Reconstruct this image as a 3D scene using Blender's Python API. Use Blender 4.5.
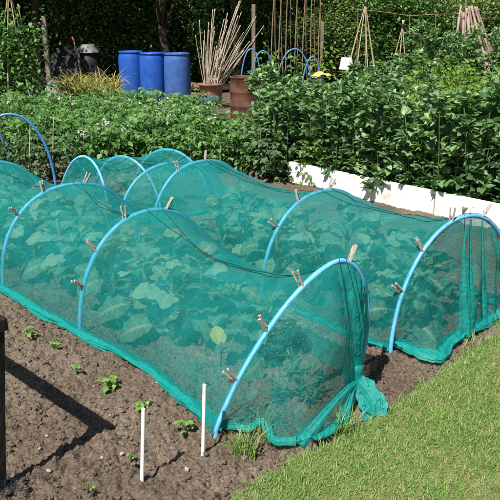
import bpy, math, random
import numpy as np
from mathutils import Vector, Matrix

for o in list(bpy.data.objects):
    bpy.data.objects.remove(o)
scene = bpy.context.scene
COL = scene.collection
R = math.radians

# ------------------------------------------------------------------ camera, sky, sun, exposure
CAM_H = 1.6
FPX = 692.0
PITCH = math.atan(234 / FPX)
cd = bpy.data.cameras.new('camera')
cd.sensor_fit = 'HORIZONTAL'; cd.sensor_width = 36.0
cd.lens = 36.0 * FPX / 500.0
cd.clip_start = 0.05; cd.clip_end = 600
cam = bpy.data.objects.new('camera', cd); COL.objects.link(cam)
cam.location = (0, 0, CAM_H); cam.rotation_euler = (math.pi / 2 - PITCH, 0, 0)
scene.camera = cam

SUN_EL = R(55); SHADOW_AZ = R(59)          # direction in which shadows run, from +x towards +y
world = bpy.data.worlds.new('World'); scene.world = world; world.use_nodes = True
wn = world.node_tree; wn.nodes.clear()
wo = wn.nodes.new('ShaderNodeOutputWorld'); wb = wn.nodes.new('ShaderNodeBackground'); sk = wn.nodes.new('ShaderNodeTexSky')
sk.sky_type = 'NISHITA'; sk.sun_disc = False; sk.sun_elevation = SUN_EL
sun_dir = Vector((-math.cos(SHADOW_AZ) * math.cos(SUN_EL), -math.sin(SHADOW_AZ) * math.cos(SUN_EL), math.sin(SUN_EL)))
sk.sun_rotation = math.atan2(sun_dir.x, sun_dir.y)
wb.inputs['Strength'].default_value = 0.05
wn.links.new(sk.outputs[0], wb.inputs[0]); wn.links.new(wb.outputs[0], wo.inputs[0])
sl = bpy.data.lights.new('sun', 'SUN'); sl.energy = 5.0; sl.angle = R(0.5); sl.color = (1.0, 0.95, 0.87)
so = bpy.data.objects.new('sun', sl); COL.objects.link(so)
so.rotation_euler = (-sun_dir).to_track_quat('-Z', 'Y').to_euler(); so.location = (-4, -5, 9)
scene.view_settings.view_transform = 'Standard'; scene.view_settings.look = 'None'
scene.view_settings.exposure = 0.55; scene.view_settings.gamma = 1.0
scene.view_settings.use_curve_mapping = False
scene.cycles.max_bounces = 8; scene.cycles.transparent_max_bounces = 24
scene.cycles.diffuse_bounces = 3; scene.cycles.transmission_bounces = 6

cp_, sp_ = math.cos(PITCH), math.sin(PITCH)
def ground(u, v, z=0.0):                   # world point at height z seen at photo pixel u, v: used to survey positions
    dx = (u - 250) / FPX; dz = -(v - 250) / FPX
    d = np.array([dx, cp_ + dz * sp_, -sp_ + dz * cp_])
    return d * ((z - CAM_H) / d[2]) + np.array([0, 0, CAM_H])
def at(u, v, y):                           # world point at depth y
    dx = (u - 250) / FPX; dz = -(v - 250) / FPX
    d = np.array([dx, cp_ + dz * sp_, -sp_ + dz * cp_])
    return d * (y / d[1]) + np.array([0, 0, CAM_H])
def project(p):
    p = np.asarray(p, float); x, y, z = p[..., 0], p[..., 1], p[..., 2] - CAM_H
    dep = y * cp_ - z * sp_; up = y * sp_ + z * cp_
    return np.stack([250 + FPX * x / dep, 250 - FPX * up / dep], -1)

rng = np.random.default_rng(7)
random.seed(7)

# ------------------------------------------------------------------ materials
def new_mat(name):
    m = bpy.data.materials.new(name); m.use_nodes = True
    nt = m.node_tree; nt.nodes.clear()
    out = nt.nodes.new('ShaderNodeOutputMaterial')
    return m, nt, out
def N(nt, t, **kw):
    n = nt.nodes.new(t)
    for k, v in kw.items(): setattr(n, k, v)
    return n
def ramp(nt, stops, interp='LINEAR'):
    r = N(nt, 'ShaderNodeValToRGB'); r.color_ramp.interpolation = interp
    e = r.color_ramp.elements
    while len(e) > 1: e.remove(e[0])
    e[0].position = stops[0][0]; e[0].color = (*stops[0][1], 1)
    for p, c in stops[1:]:
        k = e.new(p); k.color = (*c, 1)
    return r
def solid(name, stops, scale=8.0, rough=0.6, spec=0.4, bump=0.0, bscale=60.0, detail=5.0, stretch=None, metal=0.0):
    """noise-varied surface"""
    m, nt, out = new_mat(name); L = nt.links.new
    b = N(nt, 'ShaderNodeBsdfPrincipled'); tc = N(nt, 'ShaderNodeTexCoord')
    src = tc.outputs['Object']
    if stretch:
        mp = N(nt, 'ShaderNodeMapping'); mp.inputs['Scale'].default_value = stretch
        L(src, mp.inputs[0]); src = mp.outputs[0]
    no = N(nt, 'ShaderNodeTexNoise'); no.inputs['Scale'].default_value = scale; no.inputs['Detail'].default_value = detail
    L(src, no.inputs['Vector']); r = ramp(nt, stops); L(no.outputs['Fac'], r.inputs[0])
    L(r.outputs[0], b.inputs['Base Color'])
    b.inputs['Roughness'].default_value = rough; b.inputs['Specular IOR Level'].default_value = spec; b.inputs['Metallic'].default_value = metal
    if bump:
        n2 = N(nt, 'ShaderNodeTexNoise'); n2.inputs['Scale'].default_value = bscale; n2.inputs['Detail'].default_value = 6
        L(src, n2.inputs['Vector']); bp = N(nt, 'ShaderNodeBump'); bp.inputs['Strength'].default_value = bump; bp.inputs['Distance'].default_value = 0.01
        L(n2.outputs['Fac'], bp.inputs['Height']); L(bp.outputs[0], b.inputs['Normal'])
    L(b.outputs[0], out.inputs[0])
    return m
def leaf_mat(name, stops, rough=0.45, spec=0.4, trans=0.3, tcol=1.6, vein=None):
    """leaf: per-leaf colour from the 'rnd' attribute, glossy face and light passing through"""
    m, nt, out = new_mat(name); L = nt.links.new
    a = N(nt, 'ShaderNodeAttribute', attribute_name='rnd'); oi = N(nt, 'ShaderNodeObjectInfo')
    ad = N(nt, 'ShaderNodeMath', operation='MULTIPLY_ADD'); L(oi.outputs['Random'], ad.inputs[0]); ad.inputs[1].default_value = 0.22; L(a.outputs['Fac'], ad.inputs[2])
    sb = N(nt, 'ShaderNodeMath', operation='SUBTRACT'); L(ad.outputs[0], sb.inputs[0]); sb.inputs[1].default_value = 0.11
    r = ramp(nt, stops); L(sb.outputs[0], r.inputs[0]); c = r.outputs[0]
    if vein:
        va = N(nt, 'ShaderNodeAttribute', attribute_name='vein'); mx = N(nt, 'ShaderNodeMix', data_type='RGBA')
        L(va.outputs['Fac'], mx.inputs['Factor']); L(c, mx.inputs['A']); mx.inputs['B'].default_value = (*vein, 1); c = mx.outputs['Result']
    b = N(nt, 'ShaderNodeBsdfPrincipled'); L(c, b.inputs['Base Color'])
    b.inputs['Roughness'].default_value = rough; b.inputs['Specular IOR Level'].default_value = spec
    t = N(nt, 'ShaderNodeBsdfTranslucent'); g = N(nt, 'ShaderNodeMix', data_type='RGBA', blend_type='MULTIPLY'); g.inputs['Factor'].default_value = 1
    L(c, g.inputs['A']); g.inputs['B'].default_value = (tcol * 1.1, tcol * 1.25, tcol * 0.5, 1); L(g.outputs['Result'], t.inputs[0])
    ms = N(nt, 'ShaderNodeMixShader'); ms.inputs[0].default_value = trans
    L(b.outputs[0], ms.inputs[1]); L(t.outputs[0], ms.inputs[2]); L(ms.outputs[0], out.inputs[0])
    return m
def net_mat(name, base, alpha, pitch, strength=1.0):
    """woven garden mesh: threads of coloured plastic with open gaps, pattern in UV metres"""
    m, nt, out = new_mat(name); L = nt.links.new
    uv = N(nt, 'ShaderNodeUVMap'); sx = N(nt, 'ShaderNodeSeparateXYZ'); L(uv.outputs[0], sx.inputs[0])
    lines = []
    for ax, pt in (('X', pitch), ('Y', pitch * 1.25)):
        mu = N(nt, 'ShaderNodeMath', operation='MULTIPLY'); L(sx.outputs[ax], mu.inputs[0]); mu.inputs[1].default_value = 2 * math.pi / pt
        sn = N(nt, 'ShaderNodeMath', operation='SINE'); L(mu.outputs[0], sn.inputs[0]); lines.append(sn)
    mxm = N(nt, 'ShaderNodeMath', operation='MAXIMUM'); L(lines[0].outputs[0], mxm.inputs[0]); L(lines[1].outputs[0], mxm.inputs[1])
    no = N(nt, 'ShaderNodeTexNoise'); no.inputs['Scale'].default_value = 9; no.inputs['Detail'].default_value = 4; L(uv.outputs[0], no.inputs['Vector'])
    thr = N(nt, 'ShaderNodeMapRange'); L(mxm.outputs[0], thr.inputs['Value'])
    thr.inputs['From Min'].default_value = -0.5; thr.inputs['From Max'].default_value = 0.9
    thr.inputs['To Min'].default_value = alpha - 0.22; thr.inputs['To Max'].default_value = alpha + 0.16
    ns = N(nt, 'ShaderNodeMath', operation='MULTIPLY_ADD'); L(no.outputs['Fac'], ns.inputs[0]); ns.inputs[1].default_value = 0.5; ns.inputs[2].default_value = -0.25
    gn = N(nt, 'ShaderNodeTexNoise'); gn.inputs['Scale'].default_value = 230; gn.inputs['Detail'].default_value = 2; L(uv.outputs[0], gn.inputs['Vector'])
    gm = N(nt, 'ShaderNodeMath', operation='MULTIPLY_ADD'); L(gn.outputs['Fac'], gm.inputs[0]); gm.inputs[1].default_value = 0.7; L(ns.outputs[0], gm.inputs[2])
    ns = N(nt, 'ShaderNodeMath', operation='SUBTRACT'); L(gm.outputs[0], ns.inputs[0]); ns.inputs[1].default_value = 0.35
    a2 = N(nt, 'ShaderNodeMath', operation='ADD'); L(thr.outputs[0], a2.inputs[0]); L(ns.outputs[0], a2.inputs[1])
    lw = N(nt, 'ShaderNodeLayerWeight'); lw.inputs[0].default_value = 0.28       # a mesh closes up when seen along its face
    fa = N(nt, 'ShaderNodeMath', operation='MULTIPLY_ADD', use_clamp=True); L(lw.outputs['Facing'], fa.inputs[0]); fa.inputs[1].default_value = 0.4; L(a2.outputs[0], fa.inputs[2])
    d = N(nt, 'ShaderNodeBsdfPrincipled'); d.inputs['Base Color'].default_value = (*base, 1); d.inputs['Roughness'].default_value = 0.45; d.inputs['Specular IOR Level'].default_value = 0.35
    bn = N(nt, 'ShaderNodeTexNoise'); bn.inputs['Scale'].default_value = 28; bn.inputs['Detail'].default_value = 5; bn.inputs['Distortion'].default_value = 0.6; L(uv.outputs[0], bn.inputs['Vector'])
    bp = N(nt, 'ShaderNodeBump'); bp.inputs['Strength'].default_value = 0.9; bp.inputs['Distance'].default_value = 0.012; L(bn.outputs['Fac'], bp.inputs['Height']); L(bp.outputs[0], d.inputs['Normal'])
    t = N(nt, 'ShaderNodeBsdfTranslucent'); t.inputs[0].default_value = (base[0] * 1.1, min(1, base[1] * 1.25), min(1, base[2] * 1.2), 1)
    ms = N(nt, 'ShaderNodeMixShader'); ms.inputs[0].default_value = 0.38; L(d.outputs[0], ms.inputs[1]); L(t.outputs[0], ms.inputs[2])
    tr = N(nt, 'ShaderNodeBsdfTransparent')
    fin = N(nt, 'ShaderNodeMixShader'); L(fa.outputs[0], fin.inputs[0]); L(tr.outputs[0], fin.inputs[1]); L(ms.outputs[0], fin.inputs[2])
    L(fin.outputs[0], out.inputs[0])
    return m

M = {}
def soil_material():
    m, nt, out = new_mat('soil'); L = nt.links.new
    tc = N(nt, 'ShaderNodeTexCoord'); b = N(nt, 'ShaderNodeBsdfPrincipled')
    n1 = N(nt, 'ShaderNodeTexNoise'); n1.inputs['Scale'].default_value = 2.2; n1.inputs['Detail'].default_value = 8; L(tc.outputs['Object'], n1.inputs['Vector'])
    n2 = N(nt, 'ShaderNodeTexNoise'); n2.inputs['Scale'].default_value = 90; n2.inputs['Detail'].default_value = 6; L(tc.outputs['Object'], n2.inputs['Vector'])
    r1 = ramp(nt, [(0.25, (0.098, 0.075, 0.056)), (0.5, (0.150, 0.117, 0.089)), (0.72, (0.205, 0.166, 0.130))]); L(n1.outputs['Fac'], r1.inputs[0])
    r2 = ramp(nt, [(0.32, (0.50, 0.48, 0.46)), (0.55, (1.0, 1.0, 1.0)), (0.74, (1.4, 1.37, 1.32))]); L(n2.outputs['Fac'], r2.inputs[0])
    mx = N(nt, 'ShaderNodeMix', data_type='RGBA', blend_type='MULTIPLY'); mx.inputs['Factor'].default_value = 1
    L(r1.outputs[0], mx.inputs['A']); L(r2.outputs[0], mx.inputs['B']); L(mx.outputs['Result'], b.inputs['Base Color'])
    b.inputs['Roughness'].default_value = 0.95; b.inputs['Specular IOR Level'].default_value = 0.12
    bp = N(nt, 'ShaderNodeBump'); bp.inputs['Strength'].default_value = 1.0; bp.inputs['Distance'].default_value = 0.008
    L(n2.outputs['Fac'], bp.inputs['Height']); L(bp.outputs[0], b.inputs['Normal'])
    L(b.outputs[0], out.inputs[0]); return m
M['soil'] = soil_material()
M['humus_shade'] = solid('humus_shade', [(0.3, (0.020, 0.016, 0.010)), (0.7, (0.040, 0.034, 0.018))], 3, 0.95, 0.1, 0.8, 20)  # near-black: tree shade mixed into the woodland floor colour
M['thatch'] = solid('thatch', [(0.3, (0.10, 0.13, 0.04)), (0.55, (0.17, 0.19, 0.07)), (0.75, (0.27, 0.23, 0.13))], 14, 0.95, 0.1, 0.6, 150)
M['grass'] = leaf_mat('grass', [(0.0, (0.115, 0.23, 0.045)), (0.45, (0.195, 0.34, 0.08)), (0.72, (0.29, 0.42, 0.13)), (0.86, (0.39, 0.37, 0.20)), (1.0, (0.44, 0.38, 0.24))], 0.5, 0.3, 0.3, 1.2)
M['net'] = net_mat('net', (0.017, 0.37, 0.35), 0.335, 0.0050)
M['net_thick'] = net_mat('net_thick', (0.015, 0.38, 0.35), 0.70, 0.0050)
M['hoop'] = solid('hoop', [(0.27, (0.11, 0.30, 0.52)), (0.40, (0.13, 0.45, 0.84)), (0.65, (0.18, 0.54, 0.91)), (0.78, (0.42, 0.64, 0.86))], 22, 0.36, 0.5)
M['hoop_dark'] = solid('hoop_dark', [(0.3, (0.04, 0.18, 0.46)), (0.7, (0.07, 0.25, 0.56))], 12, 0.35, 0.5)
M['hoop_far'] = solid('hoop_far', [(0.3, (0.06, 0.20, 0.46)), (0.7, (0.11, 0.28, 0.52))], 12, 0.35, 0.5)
M['cord'] = solid('cord', [(0.3, (0.006, 0.015, 0.02)), (0.7, (0.012, 0.03, 0.035))], 30, 0.7, 0.3)
M['peg'] = solid('peg', [(0.3, (0.22, 0.18, 0.14)), (0.5, (0.42, 0.37, 0.31)), (0.72, (0.62, 0.58, 0.52))], 40, 0.75, 0.25, 0.3, 200, stretch=(1, 8, 8))
M['steel'] = solid('steel', [(0.3, (0.35, 0.34, 0.33)), (0.7, (0.5, 0.5, 0.5))], 30, 0.4, 0.5, metal=0.8)
M['white_plastic'] = solid('white_plastic', [(0.27, (0.45, 0.40, 0.33)), (0.40, (0.72, 0.71, 0.67)), (0.7, (0.84, 0.84, 0.82))], 28, 0.4, 0.45)
M['white_paint'] = solid('white_paint', [(0.28, (0.55, 0.54, 0.50)), (0.42, (0.78, 0.78, 0.76)), (0.8, (0.82, 0.82, 0.81))], 5, 0.55, 0.35, 0.15, 40)
M['brassica'] = leaf_mat('brassica', [(0.0, (0.032, 0.08, 0.045)), (0.5, (0.085, 0.18, 0.11)), (1.0, (0.22, 0.35, 0.24))], 0.55, 0.3, 0.22, 1.2, vein=(0.32, 0.42, 0.29))
M['yellow_leaf'] = leaf_mat('yellow_leaf', [(0.0, (0.52, 0.46, 0.08)), (1.0, (0.60, 0.52, 0.12))], 0.5, 0.3, 0.3, 1.0, vein=(0.7, 0.66, 0.35))
M['potato'] = leaf_mat('potato', [(0.0, (0.045, 0.125, 0.028)), (0.5, (0.105, 0.235, 0.065)), (1.0, (0.21, 0.365, 0.13))], 0.5, 0.35, 0.3, 1.4)
M['bean'] = leaf_mat('bean', [(0.0, (0.05, 0.125, 0.042)), (0.5, (0.135, 0.255, 0.105)), (0.85, (0.27, 0.40, 0.22)), (1.0, (0.33, 0.47, 0.16))], 0.5, 0.55, 0.28, 1.3)
M['lime'] = leaf_mat('lime', [(0.0, (0.08, 0.17, 0.03)), (0.5, (0.15, 0.27, 0.045)), (1.0, (0.26, 0.38, 0.07))], 0.5, 0.3, 0.35, 1.3)
M['seedling'] = leaf_mat('seedling', [(0.0, (0.14, 0.30, 0.06)), (1.0, (0.26, 0.46, 0.10))], 0.5, 0.35, 0.35, 1.2)
M['sage'] = leaf_mat('sage', [(0.0, (0.05, 0.10, 0.045)), (0.5, (0.09, 0.16, 0.075)), (1.0, (0.16, 0.23, 0.12))], 0.6, 0.25, 0.25, 1.3)
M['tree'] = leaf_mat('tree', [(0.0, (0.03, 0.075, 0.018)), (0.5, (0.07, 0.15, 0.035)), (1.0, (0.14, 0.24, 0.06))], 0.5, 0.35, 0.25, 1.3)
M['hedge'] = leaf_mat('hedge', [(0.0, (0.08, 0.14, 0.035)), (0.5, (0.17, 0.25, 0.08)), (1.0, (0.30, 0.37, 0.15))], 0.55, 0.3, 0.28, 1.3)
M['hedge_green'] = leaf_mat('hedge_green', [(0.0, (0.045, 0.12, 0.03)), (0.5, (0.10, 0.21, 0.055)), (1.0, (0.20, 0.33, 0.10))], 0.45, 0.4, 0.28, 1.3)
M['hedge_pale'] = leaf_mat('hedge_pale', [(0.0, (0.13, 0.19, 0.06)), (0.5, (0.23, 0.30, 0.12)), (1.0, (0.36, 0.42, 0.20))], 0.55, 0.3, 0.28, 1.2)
M['straw_leaf'] = leaf_mat('straw_leaf', [(0.0, (0.14, 0.19, 0.05)), (0.35, (0.34, 0.32, 0.10)), (1.0, (0.50, 0.42, 0.18))], 0.6, 0.25, 0.25, 1.0)
M['stem'] = leaf_mat('stem', [(0.0, (0.05, 0.09, 0.03)), (1.0, (0.08, 0.13, 0.045))], 0.6, 0.3, 0.05)
M['bark'] = solid('bark', [(0.3, (0.035, 0.028, 0.02)), (0.7, (0.08, 0.066, 0.05))], 6, 0.95, 0.1, 0.8, 30, stretch=(3, 3, 0.5))
M['petal'] = solid('petal', [(0.3, (0.76, 0.70, 0.72)), (0.7, (0.84, 0.81, 0.81))], 30, 0.6, 0.2)
M['cane'] = solid('cane', [(0.3, (0.34, 0.25, 0.15)), (0.7, (0.52, 0.42, 0.28))], 5, 0.6, 0.3, stretch=(1, 1, 3))
M['cane_pale'] = solid('cane_pale', [(0.3, (0.34, 0.27, 0.20)), (0.7, (0.56, 0.48, 0.38))], 5, 0.6, 0.3, stretch=(1, 1, 3))
M['cane_dark'] = solid('cane_dark', [(0.3, (0.17, 0.12, 0.08)), (0.7, (0.28, 0.20, 0.13))], 5, 0.65, 0.25, stretch=(1, 1, 3))
M['drum'] = solid('drum', [(0.3, (0.012, 0.075, 0.38)), (0.6, (0.022, 0.105, 0.45)), (0.78, (0.035, 0.125, 0.44))], 5, 0.38, 0.45, 0.05, 30)
M['drum_dusty'] = solid('drum_dusty', [(0.3, (0.03, 0.10, 0.36)), (0.5, (0.045, 0.12, 0.36)), (0.72, (0.075, 0.145, 0.34))], 9, 0.5, 0.35, 0.05, 30)
M['rust'] = solid('rust', [(0.3, (0.06, 0.026, 0.018)), (0.5, (0.115, 0.052, 0.036)), (0.75, (0.18, 0.09, 0.06))], 5, 0.85, 0.2, 0.4, 50)
M['old_wood'] = solid('old_wood', [(0.3, (0.13, 0.105, 0.08)), (0.7, (0.27, 0.23, 0.18))], 6, 0.9, 0.15, 0.5, 60, stretch=(1, 1, 0.2))
M['stake_wood'] = solid('stake_wood', [(0.3, (0.26, 0.18, 0.15)), (0.7, (0.44, 0.34, 0.29))], 6, 0.9, 0.15, 0.3, 60, stretch=(1, 1, 0.2))
M['plank'] = solid('plank', [(0.3, (0.20, 0.13, 0.075)), (0.7, (0.34, 0.24, 0.15))], 6, 0.9, 0.15, 0.4, 60, stretch=(0.3, 2, 2))
M['black_wood'] = solid('black_wood', [(0.3, (0.012, 0.011, 0.010)), (0.7, (0.030, 0.028, 0.025))], 10, 0.8, 0.25, 0.5, 60, stretch=(1, 1, 0.2))
M['tarp'] = solid('tarp', [(0.3, (0.010, 0.010, 0.011)), (0.7, (0.022, 0.022, 0.025))], 4, 0.6, 0.25, 0.2, 15)
M['dark_net'] = net_mat('dark_net', (0.02, 0.10, 0.07), 0.55, 0.02)
M['stone'] = solid('stone', [(0.3, (0.26, 0.22, 0.18)), (0.7, (0.46, 0.42, 0.36))], 15, 0.85, 0.2, 0.3, 60)
M['yellow_plastic'] = solid('yellow_plastic', [(0.3, (0.46, 0.37, 0.08)), (0.7, (0.58, 0.50, 0.18))], 8, 0.45, 0.4)
M['terracotta'] = solid('terracotta', [(0.3, (0.24, 0.11, 0.08)), (0.7, (0.36, 0.20, 0.15))], 6, 0.8, 0.2, 0.2, 40)
M['blue_pail'] = solid('blue_pail', [(0.3, (0.10, 0.20, 0.36)), (0.7, (0.20, 0.30, 0.46))], 6, 0.6, 0.3)
M['grey_metal'] = solid('grey_metal', [(0.3, (0.10, 0.10, 0.105)), (0.7, (0.26, 0.26, 0.265))], 6, 0.5, 0.4)
M['red_paint'] = solid('red_paint', [(0.3, (0.40, 0.05, 0.04)), (0.7, (0.52, 0.09, 0.07))], 8, 0.5, 0.4)

# ------------------------------------------------------------------ mesh building
class MB:
    def __init__(s):
        s.v = []; s.n = 0; s.f = []; s.fm = []; s.rnd = []; s.vein = []; s.uv = []
    def add(s, v, faces, rnd=0.5, mat=0, vein=None, uv=None):
        """v (n,3); faces: list of int arrays (k,3) or (k,4)"""
        v = np.asarray(v, float); k = len(v)
        s.v.append(v); s.rnd.append(np.broadcast_to(np.asarray(rnd, float), (k,)))
        s.vein.append(np.broadcast_to(np.asarray(0.0 if vein is None else vein, float), (k,)))
        s.uv.append(np.zeros((k, 2)) if uv is None else np.asarray(uv, float))
        if not isinstance(faces, list): faces = [faces]
        for f in faces:
            f = np.asarray(f, int)
            if len(f): s.f.append(f + s.n); s.fm.append(np.full(len(f), mat))
        s.n += k
    def build(s, name, mats, parent=None, smooth=True):
        if not isinstance(mats, (list, tuple)): mats = [mats]
        me = bpy.data.meshes.new(name)
        v = np.concatenate(s.v)
        me.vertices.add(len(v)); me.vertices.foreach_set('co', v.astype(np.float32).ravel())
        tot = np.concatenate([np.full(len(f), f.shape[1]) for f in s.f]); idx = np.concatenate([f.ravel() for f in s.f])
        me.loops.add(len(idx)); me.loops.foreach_set('vertex_index', idx.astype(np.int32))
        me.polygons.add(len(tot)); me.polygons.foreach_set('loop_start', np.concatenate([[0], np.cumsum(tot)[:-1]]).astype(np.int32))
        me.polygons.foreach_set('loop_total', tot.astype(np.int32))
        me.polygons.foreach_set('material_index', np.concatenate(s.fm).astype(np.int32))
        me.update(calc_edges=True)
        me.polygons.foreach_set('use_smooth', np.full(len(tot), smooth))
        at_ = me.attributes.new('rnd', 'FLOAT', 'POINT'); at_.data.foreach_set('value', np.concatenate(s.rnd).astype(np.float32))
        at_ = me.attributes.new('vein', 'FLOAT', 'POINT'); at_.data.foreach_set('value', np.concatenate(s.vein).astype(np.float32))
        uvl = me.uv_layers.new(name='UVMap'); uv = np.concatenate(s.uv)
        uvl.data.foreach_set('uv', uv[idx].astype(np.float32).ravel())
        for m in mats: me.materials.append(m)
        me.validate()
        o = bpy.data.objects.new(name, me); COL.objects.link(o)
        if parent: o.parent = parent
        return o

def tag(o, label=None, cat=None, group=None, kind=None):
    if label: o['label'] = label
    if cat: o['category'] = cat
    if group: o['group'] = group
    if kind: o['kind'] = kind
    return o
def empty(name, loc, label, cat, group=None, rz=0.0):
    o = bpy.data.objects.new(name, None); COL.objects.link(o); o.empty_display_size = 0.05
    o.location = loc; o.rotation_euler = (0, 0, rz)
    return tag(o, label, cat, group)
def dup(o, loc, rz=0.0, sc=1.0, label=None, group=None, tilt=(0, 0)):
    def rec(a, par):
        c = a.copy(); COL.objects.link(c); c.parent = par
        for ch in a.children: rec(ch, c)
        return c
    c = rec(o, None); c.location = loc; c.rotation_euler = (tilt[0], tilt[1], rz)
    c.scale = (sc, sc, sc) if not isinstance(sc, tuple) else sc
    if label: c['label'] = label
    if group: c['group'] = group
    return c

def grid_faces(a, b, wrap=False):
    """a rows, b columns"""
    i = np.arange(a - 1)[:, None]; j = np.arange(b if wrap else b - 1)[None]
    j2 = (j + 1) % b
    return np.stack(np.broadcast_arrays(i * b + j, i * b + j2, (i + 1) * b + j2, (i + 1) * b + j), -1).reshape(-1, 4)
def tube(mb, pts, rad, k=8, rnd=0.5, mat=0, cap=True):
    pts = np.asarray(pts, float); n = len(pts); rad = np.broadcast_to(np.asarray(rad, float), (n,))
    t = np.gradient(pts, axis=0); t /= np.linalg.norm(t, axis=1)[:, None] + 1e-9
    ref = np.array([0, 0, 1.0]) if abs(t[0][2]) < 0.9 else np.array([1.0, 0, 0])
    a = np.cross(t[0], ref); a /= np.linalg.norm(a); A = []
    for i in range(n):
        a = a - t[i] * np.dot(a, t[i]); a /= np.linalg.norm(a) + 1e-9; A.append(a)
    A = np.array(A); B = np.cross(t, A)
    th = np.linspace(0, 2 * np.pi, k, endpoint=False)
    v = pts[:, None] + rad[:, None, None] * (np.cos(th)[None, :, None] * A[:, None] + np.sin(th)[None, :, None] * B[:, None])
    fs = [grid_faces(n, k, True)]
    v = v.reshape(-1, 3)
    if cap:
        v = np.vstack([v, pts[0], pts[-1]]); j = np.arange(k)
        fs.append(np.stack([np.full(k, n * k), (j + 1) % k, j], -1)); fs.append(np.stack([np.full(k, n * k + 1), (n - 1) * k + j, (n - 1) * k + (j + 1) % k], -1))
    mb.add(v, fs, rnd, mat)
def lathe(mb, prof, k=32, c=(0, 0, 0), mat=0, rnd=0.5):
    prof = np.asarray(prof, float); th = np.linspace(0, 2 * np.pi, k, endpoint=False)
    v = np.stack([prof[:, 0, None] * np.cos(th) + c[0], prof[:, 0, None] * np.sin(th) + c[1], np.repeat(prof[:, 1, None], k, 1) + c[2]], -1)
    mb.add(v.reshape(-1, 3), grid_faces(len(prof), k, True)[:, ::-1], rnd, mat)
def box(mb, c, half, axes=None, bev=0.003, mat=0):
    """box with chamfered edges"""
    ax = np.eye(3) if axes is None else np.asarray(axes, float)
    h = np.asarray(half, float); b = min(bev, h.min() * 0.45)
    V = []; idx = {}
    for sx in (-1, 1):
        for sy in (-1, 1):
            for sz in (-1, 1):
                for k in range(3):
                    p = np.array([sx, sy, sz]) * (h - b); p[k] = np.array([sx, sy, sz])[k] * h[k]
                    idx[(sx, sy, sz, k)] = len(V); V.append(p)
    F4 = []; F3 = []
    for k in range(3):
        o1, o2 = [i for i in range(3) if i != k]
        for s in (-1, 1):
            q = []
            for (a, b2) in ((-1, -1), (1, -1), (1, 1), (-1, 1)):
                t = [0, 0, 0]; t[k] = s; t[o1] = a; t[o2] = b2; q.append(idx[(*t, k)])
            F4.append(q)
    for k in range(3):
        o1, o2 = [i for i in range(3) if i != k]
        for a in (-1, 1):
            for b2 in (-1, 1):
                t0 = [0, 0, 0]; t0[k] = -1; t0[o1] = a; t0[o2] = b2; t1 = list(t0); t1[k] = 1
                F4.append([idx[(*t0, o1)], idx[(*t1, o1)], idx[(*t1, o2)], idx[(*t0, o2)]])
    for sx in (-1, 1):
        for sy in (-1, 1):
            for sz in (-1, 1): F3.append([idx[(sx, sy, sz, k)] for k in range(3)])
    V = np.array(V)
    def fix(F):
        out = []
        for f in F:
            p = V[f]; nrm = np.cross(p[1] - p[0], p[2] - p[0])
            out.append(f if np.dot(nrm, p.mean(0)) > 0 else f[::-1])
        return np.array(out)
    mb.add(V @ ax + np.asarray(c, float), [fix(F4), fix(F3)], 0.5, mat)

# value noise / cellular noise on numpy arrays
def _h(i, j, s=0):
    n = (i.astype(np.int64) * 374761393 + j.astype(np.int64) * 668265263 + s * 1442695041) & 0xFFFFFFFF
    n = ((n ^ (n >> 13)) * 1274126177) & 0xFFFFFFFF
    return ((n ^ (n >> 16)) & 0xFFFFFF) / float(0xFFFFFF)
def vnoise(x, y, s=0):
    i = np.floor(x); j = np.floor(y); fx = x - i; fy = y - j; i = i.astype(int); j = j.astype(int)
    fx = fx * fx * (3 - 2 * fx); fy = fy * fy * (3 - 2 * fy)
    return (_h(i, j, s) * (1 - fx) + _h(i + 1, j, s) * fx) * (1 - fy) + (_h(i, j + 1, s) * (1 - fx) + _h(i + 1, j + 1, s) * fx) * fy
def fbm(x, y, s=0, o=4):
    t = 0; a = 0.5
    for k in range(o): t = t + a * vnoise(x * 2 ** k, y * 2 ** k, s + k); a *= 0.5
    return t
def clod(x, y, s=0):
    """rounded lumps of uneven size, 0..1"""
    i0 = np.floor(x).astype(int); j0 = np.floor(y).astype(int); best = np.zeros_like(x)
    for di in (-1, 0, 1):
        for dj in (-1, 0, 1):
            i = i0 + di; j = j0 + dj
            px = i + _h(i, j, s); py = j + _h(i, j, s + 9); r = 0.30 + 0.55 * _h(i, j, s + 17) ** 1.5
            d2 = ((x - px) ** 2 + (y - py) ** 2) / (r * r)
            best = np.maximum(best, np.sqrt(np.clip(1 - d2, 0, 1)) * r)
    return best

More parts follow.
